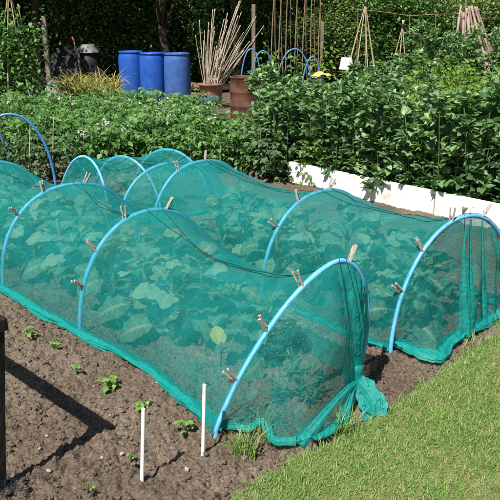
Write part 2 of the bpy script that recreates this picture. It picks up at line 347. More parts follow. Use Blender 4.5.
# lawn edge: the line between soil and grass, grass to the right of it
LE = np.array([[-0.35, 1.68], [-0.03, 2.10], [0.19, 2.33], [0.38, 2.45], [0.60, 2.66], [0.93, 3.02], [1.38, 3.47], [2.2, 4.25], [3.4, 5.4]])
def lawn_side(x, y):
    """signed distance-like value, > 0 on the grass"""
    ye = np.interp(x, LE[:, 0], LE[:, 1])
    return (ye - y) * 0.69 - 0.045 + 0.055 * (fbm(x * 7, y * 7, 31, 3) - 0.45) 
def height(x, y):
    x = np.asarray(x, float); y = np.asarray(y, float)
    near = np.clip((9 - y) / 4, 0, 1)
    wx = x + 0.045 * (fbm(x * 22, y * 22, 51, 3) - .45); wy = y + 0.045 * (fbm(x * 22, y * 22, 57, 3) - .45)
    pat = 0.50 + 1.1 * np.clip(fbm(x * 3.1, y * 3.1, 63, 3) - 0.22, 0, 1) + 0.35 * np.clip((2.6 - y) / .8, 0, 1)
    rg = 0.15 + 1.7 * fbm(x * 38, y * 38, 71, 3)
    soil = 0.05 * (fbm(x * 2.2, y * 2.2, 3, 3) - 0.45) + near * (pat * rg * (0.024 * clod(wx * 13, wy * 13, 5) + 0.020 * clod(wx * 26, wy * 26, 11) + 0.012 * clod(wx * 55, wy * 55, 23)) + 0.020 * (fbm(x * 34, y * 34, 41, 4) - .45) + 0.022 * (0.5 - np.abs(fbm(x * 26, y * 26, 47, 3) - .45) * 3) * pat) - 0.02
    lawn = 0.02 + 0.02 * (fbm(x * 3, y * 3, 77, 3) - 0.45)
    k = np.clip(lawn_side(x, y) / 0.05 + 0.2, 0, 1)
    return soil * (1 - k) + lawn * k

# ------------------------------------------------------------------ ground
def axis_pts(lo, hi, step, far_lo, far_hi, g=1.09):
    mid = np.arange(lo, hi, step); a = []; s = step; p = hi
    while p < far_hi: a.append(p); s *= g; p += s
    a.append(far_hi); b = []; s = step; p = lo
    while p > far_lo:
        s *= g; p -= s; b.append(p)
    return np.concatenate([b[::-1], mid, a])
gx = axis_pts(-1.45, 1.45, 0.0062, -150, 150, 1.06); gy = axis_pts(1.75, 3.7, 0.0062, -40, 250, 1.03)
X, Y = np.meshgrid(gx, gy); Z = height(X, Y); Z = np.where((abs(X) > 12) | (Y > 22), 0.0, Z)
mb = MB(); mb.add(np.stack([X, Y, Z], -1).reshape(-1, 3), grid_faces(len(gy), len(gx)))
tag(mb.build('ground', M['soil']), kind='structure')

# dark sheet added under the trees, their shade put into its ground colour
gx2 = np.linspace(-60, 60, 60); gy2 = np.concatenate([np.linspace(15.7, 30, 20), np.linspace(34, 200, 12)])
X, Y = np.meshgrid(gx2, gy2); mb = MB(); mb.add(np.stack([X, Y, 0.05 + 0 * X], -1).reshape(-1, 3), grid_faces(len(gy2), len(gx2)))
tag(mb.build('woodland_shade_sheet', M['humus_shade']), kind='structure')
# lawn sheet
gx = np.arange(-0.5, 3.4, 0.025); gy = np.arange(0.6, 5.4, 0.025)
X, Y = np.meshgrid(gx, gy); ins = lawn_side(X, Y) > 0.0
Z = height(X, Y) + 0.006
F = grid_faces(len(gy), len(gx)); F = F[ins.ravel()[F].all(1)]
mb = MB(); mb.add(np.stack([X, Y, Z], -1).reshape(-1, 3), F)
tag(mb.build('lawn', M['thatch']), kind='structure')

# grass blades on the lawn (uncountable)
def blades(n, xr, yr, keep, hl=(0.014, 0.040), w=0.0015, dry=0.13):
    x = rng.uniform(*xr, n); y = rng.uniform(*yr, n); k = keep(x, y); x, y = x[k], y[k]; n = len(x)
    z = height(x, y) - 0.004
    patch = fbm(x * 5, y * 5, 91, 3)
    L = rng.uniform(*hl, n) * (0.6 + 0.9 * patch); az = rng.uniform(0, 2 * np.pi, n); lean = rng.uniform(0.35, 1.25, n); wd = w * rng.uniform(0.7, 1.5, n)
    dx, dy = np.cos(az), np.sin(az); sx, sy = -dy, dx
    P = np.stack([x, y, z], -1)
    def pt(t, side):
        th = lean * t; r = L * t * np.sin(th * 0.9); h = L * t * np.cos(th * 0.8)
        wv = wd * (1 - 0.85 * t ** 2) * side
        return P + np.stack([dx * r + sx * wv, dy * r + sy * wv, h], -1)
    V = np.stack([pt(0, -1), pt(0, 1), pt(0.55, 1), pt(0.55, -1), pt(1.0, 0)], 1)
    b = np.arange(n)[:, None] * 5
    q = b + np.array([[0, 1, 2, 3]]); t3 = b + np.array([[3, 2, 4]])
    c = rng.uniform(0, 0.72, n) + 0.22 * (patch - 0.45); c = np.where(rng.random(n) < dry + 1.2 * np.clip(0.45 - patch, 0, 1), rng.uniform(0.72, 1, n), c)
    return V.reshape(-1, 3), [q, t3], np.repeat(np.clip(c, 0, 1), 5)
mb = MB()
mb.add(*blades(210000, (-0.4, 2.0), (1.5, 4.0), lambda x, y: (lawn_side(x, y) > rng.uniform(-0.012, 0.02, len(x))) & (y > 1.55 + 0 * x)))
mb.add(*blades(40000, (0.8, 3.3), (0.8, 5.2), lambda x, y: (lawn_side(x, y) > 0) & ((x > 2.0) | (y > 4.0) | (y < 1.5))))
mb.add(*blades(2600, (-0.2, 1.6), (1.9, 3.7), lambda x, y: abs(lawn_side(x, y) + 0.01) < 0.035, (0.03, 0.07), 0.0020, 0.1))
# stray weeds along the end of the net
for (u, v, k) in ((266, 440, 12), (176, 400, 0), (244, 452, 26), (262, 430, 26), (345, 432, 26), (500, 330, 10), (462, 296, 20)):
    p = ground(u, v)
    if k: mb.add(*blades(k * 3, (p[0] - .04, p[0] + .04), (p[1] - .04, p[1] + .04), lambda x, y: x == x, (0.06, 0.13), 0.002, 0.15))
tag(mb.build('grass', M['grass'], smooth=False), kind='stuff')

# loose clods on the dug soil (uncountable)
def ico():
    t = (1 + 5 ** .5) / 2
    v = np.array([[-1, t, 0], [1, t, 0], [-1, -t, 0], [1, -t, 0], [0, -1, t], [0, 1, t], [0, -1, -t], [0, 1, -t], [t, 0, -1], [t, 0, 1], [-t, 0, -1], [-t, 0, 1]], float)
    f = [[0, 11, 5], [0, 5, 1], [0, 1, 7], [0, 7, 10], [0, 10, 11], [1, 5, 9], [5, 11, 4], [11, 10, 2], [10, 7, 6], [7, 1, 8], [3, 9, 4], [3, 4, 2], [3, 2, 6], [3, 6, 8], [3, 8, 9], [4, 9, 5], [2, 4, 11], [6, 2, 10], [8, 6, 7], [9, 8, 1]]
    v /= np.linalg.norm(v, axis=1)[:, None]; v = list(map(tuple, v)); cache = {}; F = []
    def mid(a, b):
        k = (min(a, b), max(a, b))
        if k not in cache:
            p = (np.array(v[a]) + np.array(v[b])); p /= np.linalg.norm(p); cache[k] = len(v); v.append(tuple(p))
        return cache[k]
    for a, b, c in f:
        x, y, z = mid(a, b), mid(b, c), mid(c, a); F += [[a, x, z], [b, y, x], [c, z, y], [x, y, z]]
    return np.array(v), np.array(F)
ICV, ICF = ico()
mb = MB()
n = 46000
x = rng.uniform(-1.9, 1.7, n); y = rng.uniform(1.7, 4.6, n); k = lawn_side(x, y) < -0.01; x, y = x[k], y[k]
n = len(x); s = 0.0020 + 0.011 * rng.random(n) ** 5.5; z = height(x, y)
V = []
for i in range(n):
    p = ICV * (1 + 0.17 * rng.normal(size=(len(ICV), 1))) * np.array([1, rng.uniform(.7, 1.1), rng.uniform(.55, .85)]) * s[i]
    a = rng.uniform(0, 6.28); c, d = math.cos(a), math.sin(a)
    V.append(np.stack([p[:, 0] * c - p[:, 1] * d + x[i], p[:, 0] * d + p[:, 1] * c + y[i], p[:, 2] + z[i] + s[i] * .05], -1))
mb.add(np.concatenate(V), (np.arange(n)[:, None, None] * len(ICV) + ICF[None]).reshape(-1, 3))
tag(mb.build('soil_clods', M['soil'], None, False), kind='stuff')

# ------------------------------------------------------------------ leaves
def leaf_tpl(nl, nw, length, width, peak=0.45, fold=0.25, curl=0.3, ruffle=0.0, stalk=0.0, lobes=0):
    """leaf blade along +x, face up +z; returns verts, faces, vein mask"""
    t = np.linspace(0, 1, nl); c = np.linspace(-1, 1, nw)
    prof = np.where(t < peak, np.sin(np.pi / 2 * t / peak) ** 0.7, np.cos(np.pi / 2 * (t - peak) / (1 - peak)) ** 0.75) * width / 2
    prof = np.maximum(prof, width * 0.02)
    T, Cc = np.meshgrid(t, c, indexing='ij')
    W = prof[:, None] * Cc
    if lobes: W = W * (1 + 0.06 * np.sin(T * lobes * 2 * np.pi) + 0.05 * np.sin(T * 31 + lobes))
    ang = curl * T
    x = stalk + length * T * np.cos(ang * 0.5); z = -length * T * np.sin(ang * 0.5) + np.abs(W) * fold
    if ruffle: z = z + ruffle * np.abs(Cc) ** 1.5 * np.sin(T * 17 + np.sign(Cc) * 1.2)
    V = np.stack([x, W, z], -1).reshape(-1, 3)
    vein = np.exp(-(Cc / 0.10) ** 2) * (1 - 0.5 * T)
    if nw > 8: vein = np.maximum(vein, 0.45 * np.clip(np.cos((T - 0.22 * np.abs(Cc)) * 2 * np.pi * 6) * 2.2 - 1.2, 0, 1) * (1 - np.abs(Cc) * .6))
    vein = vein.ravel()
    return V, grid_faces(nl, nw), vein
def frame_dirs(az, el, roll):
    """rotation matrices (n,3,3) taking +x to the direction az/el, rolled"""
    ca, sa, ce, se, cr, sr = np.cos(az), np.sin(az), np.cos(el), np.sin(el), np.cos(roll), np.sin(roll)
    X = np.stack([ca * ce, sa * ce, se], -1); Yv = np.stack([-sa, ca, 0 * ca], -1); Zv = np.cross(X, Yv)
    Y2 = Yv * cr[:, None] + Zv * sr[:, None]; Z2 = -Yv * sr[:, None] + Zv * cr[:, None]
    return np.stack([X, Y2, Z2], 1)
def scatter(mb, tpl, pos, az, el, roll, scale, rnd, mat=0):
    V, F, vein = tpl; n = len(pos); Rm = frame_dirs(az, el, roll)
    P = np.einsum('vk,nkj->nvj', V, Rm) * np.asarray(scale).reshape(-1, 1, 1) + np.asarray(pos)[:, None]
    mb.add(P.reshape(-1, 3), (np.arange(n)[:, None, None] * len(V) + F[None]).reshape(-1, F.shape[1]), np.repeat(rnd, len(V)), mat, np.tile(vein, n))

LEAF_SMALL = leaf_tpl(3, 3, 1.0, 0.55, 0.42, 0.30, 0.5)
LEAF_OVAL = leaf_tpl(5, 3, 1.0, 0.52, 0.50, 0.28, 0.6)
LEAF_OVATE = leaf_tpl(5, 3, 1.0, 0.64, 0.36, 0.22, 0.7)
LEAF_FOUR = (np.array([[0, 0, 0], [0.45, 0.30, 0.06], [1, 0, -0.12], [0.45, -0.30, 0.06]]), np.array([[0, 1, 2], [0, 2, 3]]), np.zeros(4))

# ------------------------------------------------------------------ trees and hedge
def tree_mesh(name, label, cat, group, crown_c, crown_r, trunk_h, trunk_r, n_clump, per, leaf, mat, low=None, seed=0):
    r = np.random.default_rng(seed)
    root = empty(name, (0, 0, 0), label, cat, group)
    tb = MB()
    top = np.array(crown_c) + np.array([0.1, 0, crown_r[2] * 0.4])
    k = np.linspace(0, 1, 9)[:, None]
    path = k * top + np.stack([0.12 * np.sin(k[:, 0] * 5), 0.1 * np.sin(k[:, 0] * 4 + 1), 0 * k[:, 0]], -1); path[0, 2] = -0.15
    tube(tb, path, np.linspace(trunk_r, trunk_r * 0.25, 9) * (1 + 0.5 * np.exp(-np.linspace(0, 9, 9))), 10)
    for i in range(14):
        a = r.uniform(0, 6.28); t = r.uniform(0.25, 0.9); b0 = path[int(t * 8)]
        e = np.array(crown_c) + np.array(crown_r) * np.array([math.cos(a), math.sin(a), r.uniform(-.5, .6)]) * 0.8
        m = (b0 + e) / 2 + np.array([0, 0, 0.15]) + r.normal(size=3) * 0.08
        tube(tb, [b0, (b0 + m) / 2 + .02, m, (m + e) / 2 + .03, e], np.linspace(trunk_r * 0.4, 0.012, 5), 6)
    tb.build('trunk', M['bark'], root)
    cb = MB()
    d = r.normal(size=(n_clump, 3)); d /= np.linalg.norm(d, axis=1)[:, None]
    cc = np.array(crown_c) + d * (r.random((n_clump, 1)) ** 0.4) * np.array(crown_r)
    if low is not None: cc = cc[cc[:, 2] > low]
    nc = len(cc)
    cs = r.uniform(0.14, 0.36, nc)
    pos = np.repeat(cc, per, 0) + r.normal(size=(nc * per, 3)) * np.repeat(cs, per)[:, None] * np.array([1, 1, 0.75])
    pos[:, 2] = np.maximum(pos[:, 2], 0.05)
    m = len(pos); base = np.repeat(r.uniform(0.15, 0.85, nc), per)
    scatter(cb, LEAF_FOUR, pos, r.uniform(0, 6.28, m), r.uniform(-0.9, 0.5, m), r.normal(0, 0.5, m), r.uniform(0.6, 1.3, m) * leaf, np.clip(base + r.normal(0, 0.2, m), 0, 1))
    cb.build('crown', mat, root, smooth=False)
    return root

G1 = 'overhanging trees behind the plots'
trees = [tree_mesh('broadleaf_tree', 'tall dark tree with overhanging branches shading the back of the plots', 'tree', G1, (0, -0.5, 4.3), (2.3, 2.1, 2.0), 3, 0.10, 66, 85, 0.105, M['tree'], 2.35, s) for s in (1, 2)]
spots = [(-8.6, 16.6), (-6.4, 16.2), (-4.75, 16.4), (-1.85, 16.4), (-0.35, 16.9), (-10.6, 16), (-5.45, 14.5)]
for i, (x, y) in enumerate(spots):
    if i < 2: trees[i].location = (x, y, 0)
    else: dup(trees[i % 2], (x, y, 0), i * 1.3, 1.0 + 0.06 * (i % 3))
G2 = 'dark shrubs of the boundary hedge'
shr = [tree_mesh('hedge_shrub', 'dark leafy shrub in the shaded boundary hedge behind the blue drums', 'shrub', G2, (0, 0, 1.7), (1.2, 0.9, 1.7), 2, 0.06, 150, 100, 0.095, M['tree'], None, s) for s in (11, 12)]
pl = [(x + 0.3 * math.sin(x * 7), 18.2 + 0.4 * math.sin(x * 3)) for x in np.arange(-10.5, 2.4, 1.25)] + [(x, 19.8) for x in np.arange(-11, 4, 1.5)]
for i, (x, y) in enumerate(pl):
    if i < 2: shr[i].location = (x, y, 0)
    else: dup(shr[i % 2], (x, y, 0), i * 2.1, (1, 1, 1.05 + 0.2 * (i % 3)))
G3 = 'sunlit shrubs of the boundary hedge'
HS = 'sunlit shrub in the boundary hedge behind the bean rows'
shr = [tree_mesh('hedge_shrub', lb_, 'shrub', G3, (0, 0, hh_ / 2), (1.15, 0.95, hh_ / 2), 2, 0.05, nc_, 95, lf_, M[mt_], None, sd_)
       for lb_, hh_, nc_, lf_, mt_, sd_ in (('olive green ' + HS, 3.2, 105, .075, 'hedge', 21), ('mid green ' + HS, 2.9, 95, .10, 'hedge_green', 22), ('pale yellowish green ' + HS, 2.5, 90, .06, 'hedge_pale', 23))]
rh = random.Random(4)
pl = [(x, 17.7 + rh.uniform(-1.0, .7)) for x in np.arange(2.5, 11.5, 1.0)] + [(x, 19.6) for x in np.arange(3.0, 13, 1.2)] + [(x, 20.8) for x in np.arange(2.2, 13, 1.5)]
for i, (x, y) in enumerate(pl):
    k = i if i < 3 else rh.randrange(3)
    sc_ = (1, 1, rh.uniform(.75, 1.1) if y < 18.5 else 1.35)
    if i < 3: shr[i].location = (x, y, 0); shr[i].scale = sc_
    else: dup(shr[k], (x, y, 0), i * 2.3, sc_)

# ------------------------------------------------------------------ crop plants
def potato_plant(seed, flowers, label, mat, name='potato_plant', cat='potato plant', group='potato plants in the bed', h=0.55, spread=0.33, stems=19):
    r = np.random.default_rng(seed); root = empty(name, (0, 0, 0), label, cat, group)
    sb = MB(); fb = MB(); fl = MB(); tops = []
    for i in range(stems):
        a = r.uniform(0, 6.28); rr = spread * r.random() ** .6; hh = h * r.uniform(0.75, 1.08) * (1 - 0.35 * (rr / spread) ** 2)
        p0 = np.array([0.3 * rr * math.cos(a), 0.3 * rr * math.sin(a), -0.03]); p1 = np.array([rr * math.cos(a), rr * math.sin(a), hh])
        pm = (p0 + p1) / 2 + np.array([0, 0, 0.05]); tube(sb, [p0, pm, p1], [0.007, 0.005, 0.003], 5); tops.append(p1)
        for t in np.linspace(0.14, 1.0, 7):
            b = p0 * (1 - t) ** 2 + 2 * pm * t * (1 - t) + p1 * t * t
            az = r.uniform(0, 6.28); el = r.uniform(-0.25, 0.45); L = r.uniform(0.10, 0.2)
            d = np.array([math.cos(az) * math.cos(el), math.sin(az) * math.cos(el), math.sin(el)])
            q = r.uniform(0.1, 0.9)
            ps, azs, els, sc = [], [], [], []
            for j, s in enumerate((0.4, 0.68)):
                for sd in (-1, 1):
                    ps.append(b + d * L * s); azs.append(az + sd * 1.15); els.append(el - 0.2); sc.append(0.047 + 0.015 * j)
            ps.append(b + d * L); azs.append(az); els.append(el - 0.3); sc.append(0.072)
            m = len(ps)
            scatter(fb, LEAF_OVATE, ps, np.array(azs) + r.normal(0, .2, m), np.array(els) + r.normal(0, .2, m), r.normal(0, .35, m), np.array(sc) * r.uniform(.8, 1.2, m), np.clip(q + r.normal(0, .12, m), 0, 1))
    sb.build('stem', M['stem'], root); fb.build('foliage', mat, root)
    for i in range(flowers):
        p = tops[i] + np.array([0, 0, 0.07]); fl = MB()
        tube(fl, [tops[i], (tops[i] + p) / 2, p], 0.002, 4)
        for j in range(10):
            c = p + r.normal(size=3) * np.array([.024, .024, .020]); n5 = 5
            aa = np.arange(n5) * 2 * np.pi / n5 + r.uniform(0, 6)
            scatter(fl, LEAF_SMALL, np.repeat(c[None], n5, 0), aa, r.uniform(-.5, 1.4, n5), np.zeros(n5), np.full(n5, 0.019), np.full(n5, .5))
        fl.build('flower', M['petal'], root)
    return root
LP = 'leafy green potato plant in the bed in front of the blue drums'
LF = 'green potato plant carrying pale pink-white flower heads'
pots = [potato_plant(40 + i, 0, LP, M['potato']) for i in range(4)]
potf = [potato_plant(50 + i, 2, LF, M['potato'], group='flowering potato plants') for i in range(2)]
first = set()
def place(protos, k, loc, rz, sc):
    o = protos[k]
    if id(o) not in first:
        first.add(id(o)); o.location = loc; o.rotation_euler = (0, 0, rz); o.scale = (sc, sc, sc); return o
    return dup(o, loc, rz, sc)
flower_px = [(82, 112), (98, 113), (130, 110), (75, 92), (102, 82), (163, 94), (5, 88), (55, 88), (176, 97), (125, 96), (196, 102), (148, 101)]
fpos = [ground(u, v, 0.62)[:2] for u, v in flower_px]
for i, p in enumerate(fpos): place(potf, i % 2, (p[0], p[1], 0), i * 1.7, 1.0)
cnt = 0
for row, y0 in enumerate((7.55, 8.2, 8.85, 9.5, 10.15, 10.8)):
    for x in np.arange(-5.2, 0.35 + 0.0 * row, 0.47):
        xx = x + 0.23 * (row % 2) + random.uniform(-.06, .06); yy = y0 + random.uniform(-.1, .1) - 0.13 * xx * 0.0
        lim = {0: 0.0, 1: -0.08, 2: -0.25, 3: -0.42, 4: -.58, 5: -.65}[row]
        if xx > lim: continue
        if row == 0 and xx < -2.0: continue
        if min(math.hypot(xx - p[0], yy - p[1]) for p in fpos) < 0.22: continue
        place(pots, cnt % 4, (xx, yy, 0), random.uniform(0, 6.28), random.uniform(.92, 1.12)); cnt += 1

def bean_plant(seed, label, group, h=1.0, mat=None):
    r = np.random.default_rng(seed); root = empty('broad_bean_plant', (0, 0, 0), label, 'bean plant', group)
    sb = MB(); fb = MB()
    for i in range(5):
        a = r.uniform(0, 6.28); sp = r.uniform(.05, .17); hh = h * r.uniform(.82, 1.06)
        p0 = np.array([.05 * math.cos(a), .05 * math.sin(a), -.04]); p1 = np.array([sp * math.cos(a), sp * math.sin(a), hh]); pm = (p0 + p1) / 2 + r.normal(size=3) * .02
        tt = np.linspace(0, 1, 6)[:, None]; path = p0 * (1 - tt) ** 2 + 2 * pm * tt * (1 - tt) + p1 * tt ** 2
        tube(sb, path, np.linspace(.008, .004, 6), 5)
        for t in np.concatenate([np.linspace(.10, .95, 17), [0.98, 1, 1, 1]]):
            b = p0 * (1 - t) ** 2 + 2 * pm * t * (1 - t) + p1 * t * t
            az = r.uniform(0, 6.28); m = r.integers(5, 8); L = r.uniform(.035, .095) * (1.1 - .5 * (t > .97)); d = np.array([math.cos(az), math.sin(az), .45])
            ps = b + d * L * np.linspace(.5, 1.1, m)[:, None]
            azs = az + np.where(np.arange(m) % 2 == 0, .65, -.65) + r.normal(0, .3, m); els = r.uniform(-.2, 1.05, m) + .3 * (t > .9)
            scatter(fb, LEAF_OVAL, ps, azs, els, r.normal(0, .5, m), r.uniform(.058, .105, m) * (1.05 - .3 * (t > .97)), np.clip(r.uniform(.1, .8) + r.normal(0, .12, m) + .15 * (t > .97), 0, 1))
    sb.build('stem', M['stem'], root); fb.build('foliage', mat or M['bean'], root)
    return root
GB = 'broad bean plants behind the white board'
LB = 'tall dark green broad bean plant growing behind the white board'
beans = [bean_plant(60 + i, LB, GB) for i in range(6)]
A0 = np.array([0.44, 6.95]); A1 = np.array([1.99, 5.28]); dv = (A1 - A0) / np.linalg.norm(A1 - A0); nv = np.array([-dv[1], dv[0]])   # along board; away from camera
cnt = 0
for j in range(11):
    for i in range(-4, 13):
        q = A0 + dv * (0.12 + 0.31 * i + .1 * (j % 2) + random.uniform(-.05, .05)) + nv * (0.10 + 0.40 * j + random.uniform(-.06, .06))
        lim = 0.16 if q[1] < 8.4 else 0.24
        if q[0] < lim or q[0] > 0.40 * q[1] + 0.9 or q[1] > (9.6 if q[0] < 0.22 * q[1] else 7.0) or q[1] < 4.2: continue
        lean = 0.13 if j == 0 else 0.04
        o = place(beans, cnt % 6, (q[0], q[1], 0), random.uniform(0, 6.28), random.uniform(.80, 1.07) * (1 if q[1] < 8 else .94)); cnt += 1
print('beans', cnt)
GB2 = 'broad bean plants far behind by the hedge'
bb = [bean_plant(80 + i, 'bluish broad bean plant in the far row in front of the hedge', GB2, 1.25) for i in range(2)]
cnt = 0
for j in range(3):
    for i in range(9):
        x = 3.2 + .45 * i + .2 * (j % 2); y = 13.2 + .5 * j + random.uniform(-.1, .1)
        place(bb, cnt % 2, (x, y, 0), random.uniform(0, 6.28), random.uniform(.95, 1.15)); cnt += 1
GL = 'yellow-green plants between the bean rows'
yl = [potato_plant(90 + i, 0, 'bright yellow-green leafy plant between the two bean plots', M['lime'], 'leafy_crop_plant', 'crop plant', GL, 1.0, .36, 16) for i in range(2)]
cnt = 0
for j in range(6):
    for i in range(8):
        y = 7.45 + .55 * j; x = (.235 if j < 2 else .20) * y + .42 * i + .2 * (j % 2); y = y + random.uniform(-.1, .1)
        if random.random() < .30: place(beans, cnt % 6, (x, y, 0), random.uniform(0, 6.28), random.uniform(.98, 1.1)); cnt += 1; continue
        place(yl, cnt % 2, (x, y, 0), random.uniform(0, 6.28), random.uniform(.82, 1.08)); cnt += 1
# paler self-sown plants at the corner of the board
sg = [potato_plant(95 + i, 0, 'grey-green weedy plant at the left end of the white board', M['sage'], 'weedy_plant', 'weed', 'weedy plants by the board end', 0.5, .2, 7) for i in range(2)]
for i, (x, y, s) in enumerate([(0.10, 7.2, 1.0), (0.30, 7.0, 0.95), (0.12, 7.7, 1.1), (0.26, 7.35, 1.1), (-.15, 7.75, .8), (0.0, 8.3, 1.2)]): place(sg, i % 2, (x, y, 0), i * 1.9, s)
lg = [potato_plant(98 + i, 0, 'yellow-green leafy volunteer among the front bean plants', M['lime'], 'leafy_crop_plant', 'crop plant', 'volunteers among the front beans', 0.55, .16, 5) for i in range(2)]
for i, (u, v, z) in enumerate([(303, 155, .3), (435, 150, .4), (316, 158, .25), (428, 165, .3), (446, 140, .5), (434, 120, .7), (426, 135, .6), (452, 125, .7)]):
    p = ground(u, v, z); q = p[:2] + nv * 0.10; place(lg, i % 2, (q[0], q[1], 0), i * 2.3, .72)

# ------------------------------------------------------------------ white board along the bean plot
bd = empty('raised_bed_board', (0, 0, 0), 'long white painted board edging the broad bean plot', 'board')
B0 = A0 - dv * .05; B1 = A0 + dv * 3.6
ax = np.array([[dv[0], dv[1], 0], [nv[0], nv[1], 0], [0, 0, 1]])
seg = [(0, 1.72), (1.73, 3.6)]
for a, b in seg:
    mb = MB(); c = B0 + dv * (a + b) / 2; box(mb, (c[0], c[1], 0.075), ((b - a) / 2, 0.016, 0.118), ax, 0.004); mb.build('plank', M['white_paint'], bd, False)
for t in (0.1, 1.725, 3.4):
    mb = MB(); c = B0 + dv * t + nv * 0.035; box(mb, (c[0], c[1], 0.05), (0.02, 0.018, 0.13), ax, 0.003); mb.build('stake', M['old_wood'], bd, False)

# ------------------------------------------------------------------ hoops, nets and pegs
def hoop_curve(q, n=81, off=0.0, s=None):
    cx, cy, a, w, h, e, lx, ly = q
    s = np.linspace(0, np.pi, n) if s is None else np.asarray(s) * np.pi
    c = np.cos(s); x = -np.sign(c) * np.abs(c) ** (2 / e) * (w / 2 + off); z = (h + off) * np.abs(np.sin(s)) ** (2 / e)
    return np.stack([cx + x * math.cos(a) + lx * z, cy + x * math.sin(a) + ly * z, z], -1)
HO = {
    'H1': (0.169, 2.608, 0.576, 0.744, 0.654, 1.75, 0.289, 0.076),
    'H2': (-0.546, 3.595, 0.678, 0.890, 0.607, 2.13, 0, 0),
    'H3': (-1.146, 4.296, 0.680, 0.978, 0.585, 2.23, 0, 0),
    'H4': (-1.93, 5.00, 0.690, 0.92, 0.585, 2.2, 0, 0),
    'H5': (-2.65, 5.80, 0.690, 0.92, 0.585, 2.2, 0, 0),
    'R1': (1.092, 3.391, 0.596, 0.934, 0.633, 2.056, 0, 0),
    'R2': (0.443, 4.107, 0.630, 0.921, 0.589, 2.165, 0, 0),
    'R3': (-0.357, 5.050, 0.656, 0.892, 0.583, 2.284, 0, 0),
    'R4': (-0.600, 5.120, 0.640, 0.918, 0.555, 2.3, 0, 0),
    'C': (-0.702, 5.943, -0.416, 0.782, 0.505, 2.025, 0, 0),
    'D': (-1.046, 5.657, -0.485, 0.721, 0.500, 1.958, 0, 0),
    'E': (-1.404, 5.589, -0.698, 0.657, 0.510, 1.977, 0.104, 0.029),
}
def hoop_pts(q, n=61):
    p = hoop_curve(q, n); a = p[0] + (p[0] - p[1]) * 0; 
    return np.vstack([p[0] + [0, 0, -.10], p[0] + [0, 0, -.05], p[1:-1], p[-1] + [0, 0, -.05], p[-1] + [0, 0, -.10]])
HL = {'H1': 'light blue pipe hoop holding up the near end of the front net tunnel',
      'H2': 'light blue pipe hoop second from the near end of the front net tunnel',
      'H3': 'light blue pipe hoop third from the near end of the front net tunnel',
      'H4': 'pipe hoop at the far left of the front net tunnel',
      'R1': 'light blue pipe hoop at the near end of the right net tunnel beside the lawn',
      'R2': 'light blue pipe hoop in the middle of the right net tunnel',
      'R3': 'light blue pipe hoop third from the lawn in the right net tunnel',
      'R4': 'light blue pipe hoop at the far end of the right net tunnel',
      'C': 'pipe hoop at the right of the small rear net tunnel',
      'D': 'middle pipe hoop of the small rear net tunnel',
      'E': 'pipe hoop at the left end of the small rear net tunnel'}
for k, l in HL.items():
    mb = MB(); tube(mb, hoop_pts(HO[k]), 0.0115, 10)
    tag(mb.build('pipe_hoop', M['hoop']), l, 'hoop', 'blue pipe hoops under the nets')

def arc_len(P, ax):
    d = np.linalg.norm(np.diff(P, axis=ax), axis=-1); z = np.zeros_like(np.take(d, [0], ax))
    return np.concatenate([z, np.cumsum(d, ax)], ax)
def surf(mb, P, mat=0):
    """grid surface (a,b,3) with UVs in metres"""
    a, b = P.shape[:2]
    U = arc_len(P, 1); Vv = arc_len(P, 0)[:, b // 2][:, None] + 0 * U
    mb.add(P.reshape(-1, 3), grid_faces(a, b), 0.5, mat, None, np.stack([U, Vv], -1).reshape(-1, 2))
NS = 72
S = np.linspace(0, 1, NS)
def wrinkle(u, s, seed): return fbm(u * 4.0, s * 6.0, seed, 3) - 0.45
def tunnel(keys, sag, seed, nb=40, hem=None):
    """net surface over the hoops; sag per bay; returns list of bay grids (nb,NS,3)"""
    out = []
    for b, (k0, k1) in enumerate(zip(keys[:-1], keys[1:])):
        c0 = hoop_curve(HO[k0], off=0.0145, s=S); c1 = hoop_curve(HO[k1], off=0.0145, s=S)
        t = np.linspace(0, 1, nb)[:, None, None]; P = c0 * (1 - t) + c1 * t
        tt = t[..., 0]; bump = (4 * tt * (1 - tt)) ** 0.85 * (1 + 0.35 * (0.5 - tt))
        zn = (P[..., 2] / 0.6)
        cen = (P[:, :1] + P[:, -1:]) / 2
        k = sag[b] if isinstance(sag, (list, tuple)) else sag
        inw = 0.30 * k * bump * np.sin(np.pi * S)[None] * (1 - 0.55 * zn)
        P[..., :2] = P[..., :2] + (cen - P)[..., :2] * inw[..., None]
        w = wrinkle(tt * 2 + b * 2.3, S[None] * 2, seed) * bump
        P[..., 2] = P[..., 2] * (1 - k * bump * np.clip(zn, 0, 1) ** 0.8) + 0.035 * w * zn
        # tension folds fanning from the hoops
        P[..., 2] += 0.006 * bump * np.sin(S[None] * 40 + tt * 9 + seed) * zn
        if hem is not None:                     # the left edge runs out to the hem line on the soil
            hp = np.asarray(hem[b]); Lh = np.concatenate([[0], np.cumsum(np.linalg.norm(np.diff(hp, axis=0), axis=1))]); tg = np.linspace(0, Lh[-1], nb)
            tgt = np.stack([np.interp(tg, Lh, hp[:, i]) for i in (0, 1)], -1)
            P[..., :2] += (tgt - P[:, 0, :2])[:, None] * (np.clip(1 - S / 0.3, 0, 1) ** 2)[None, :, None]
        out.append(P)
    return out
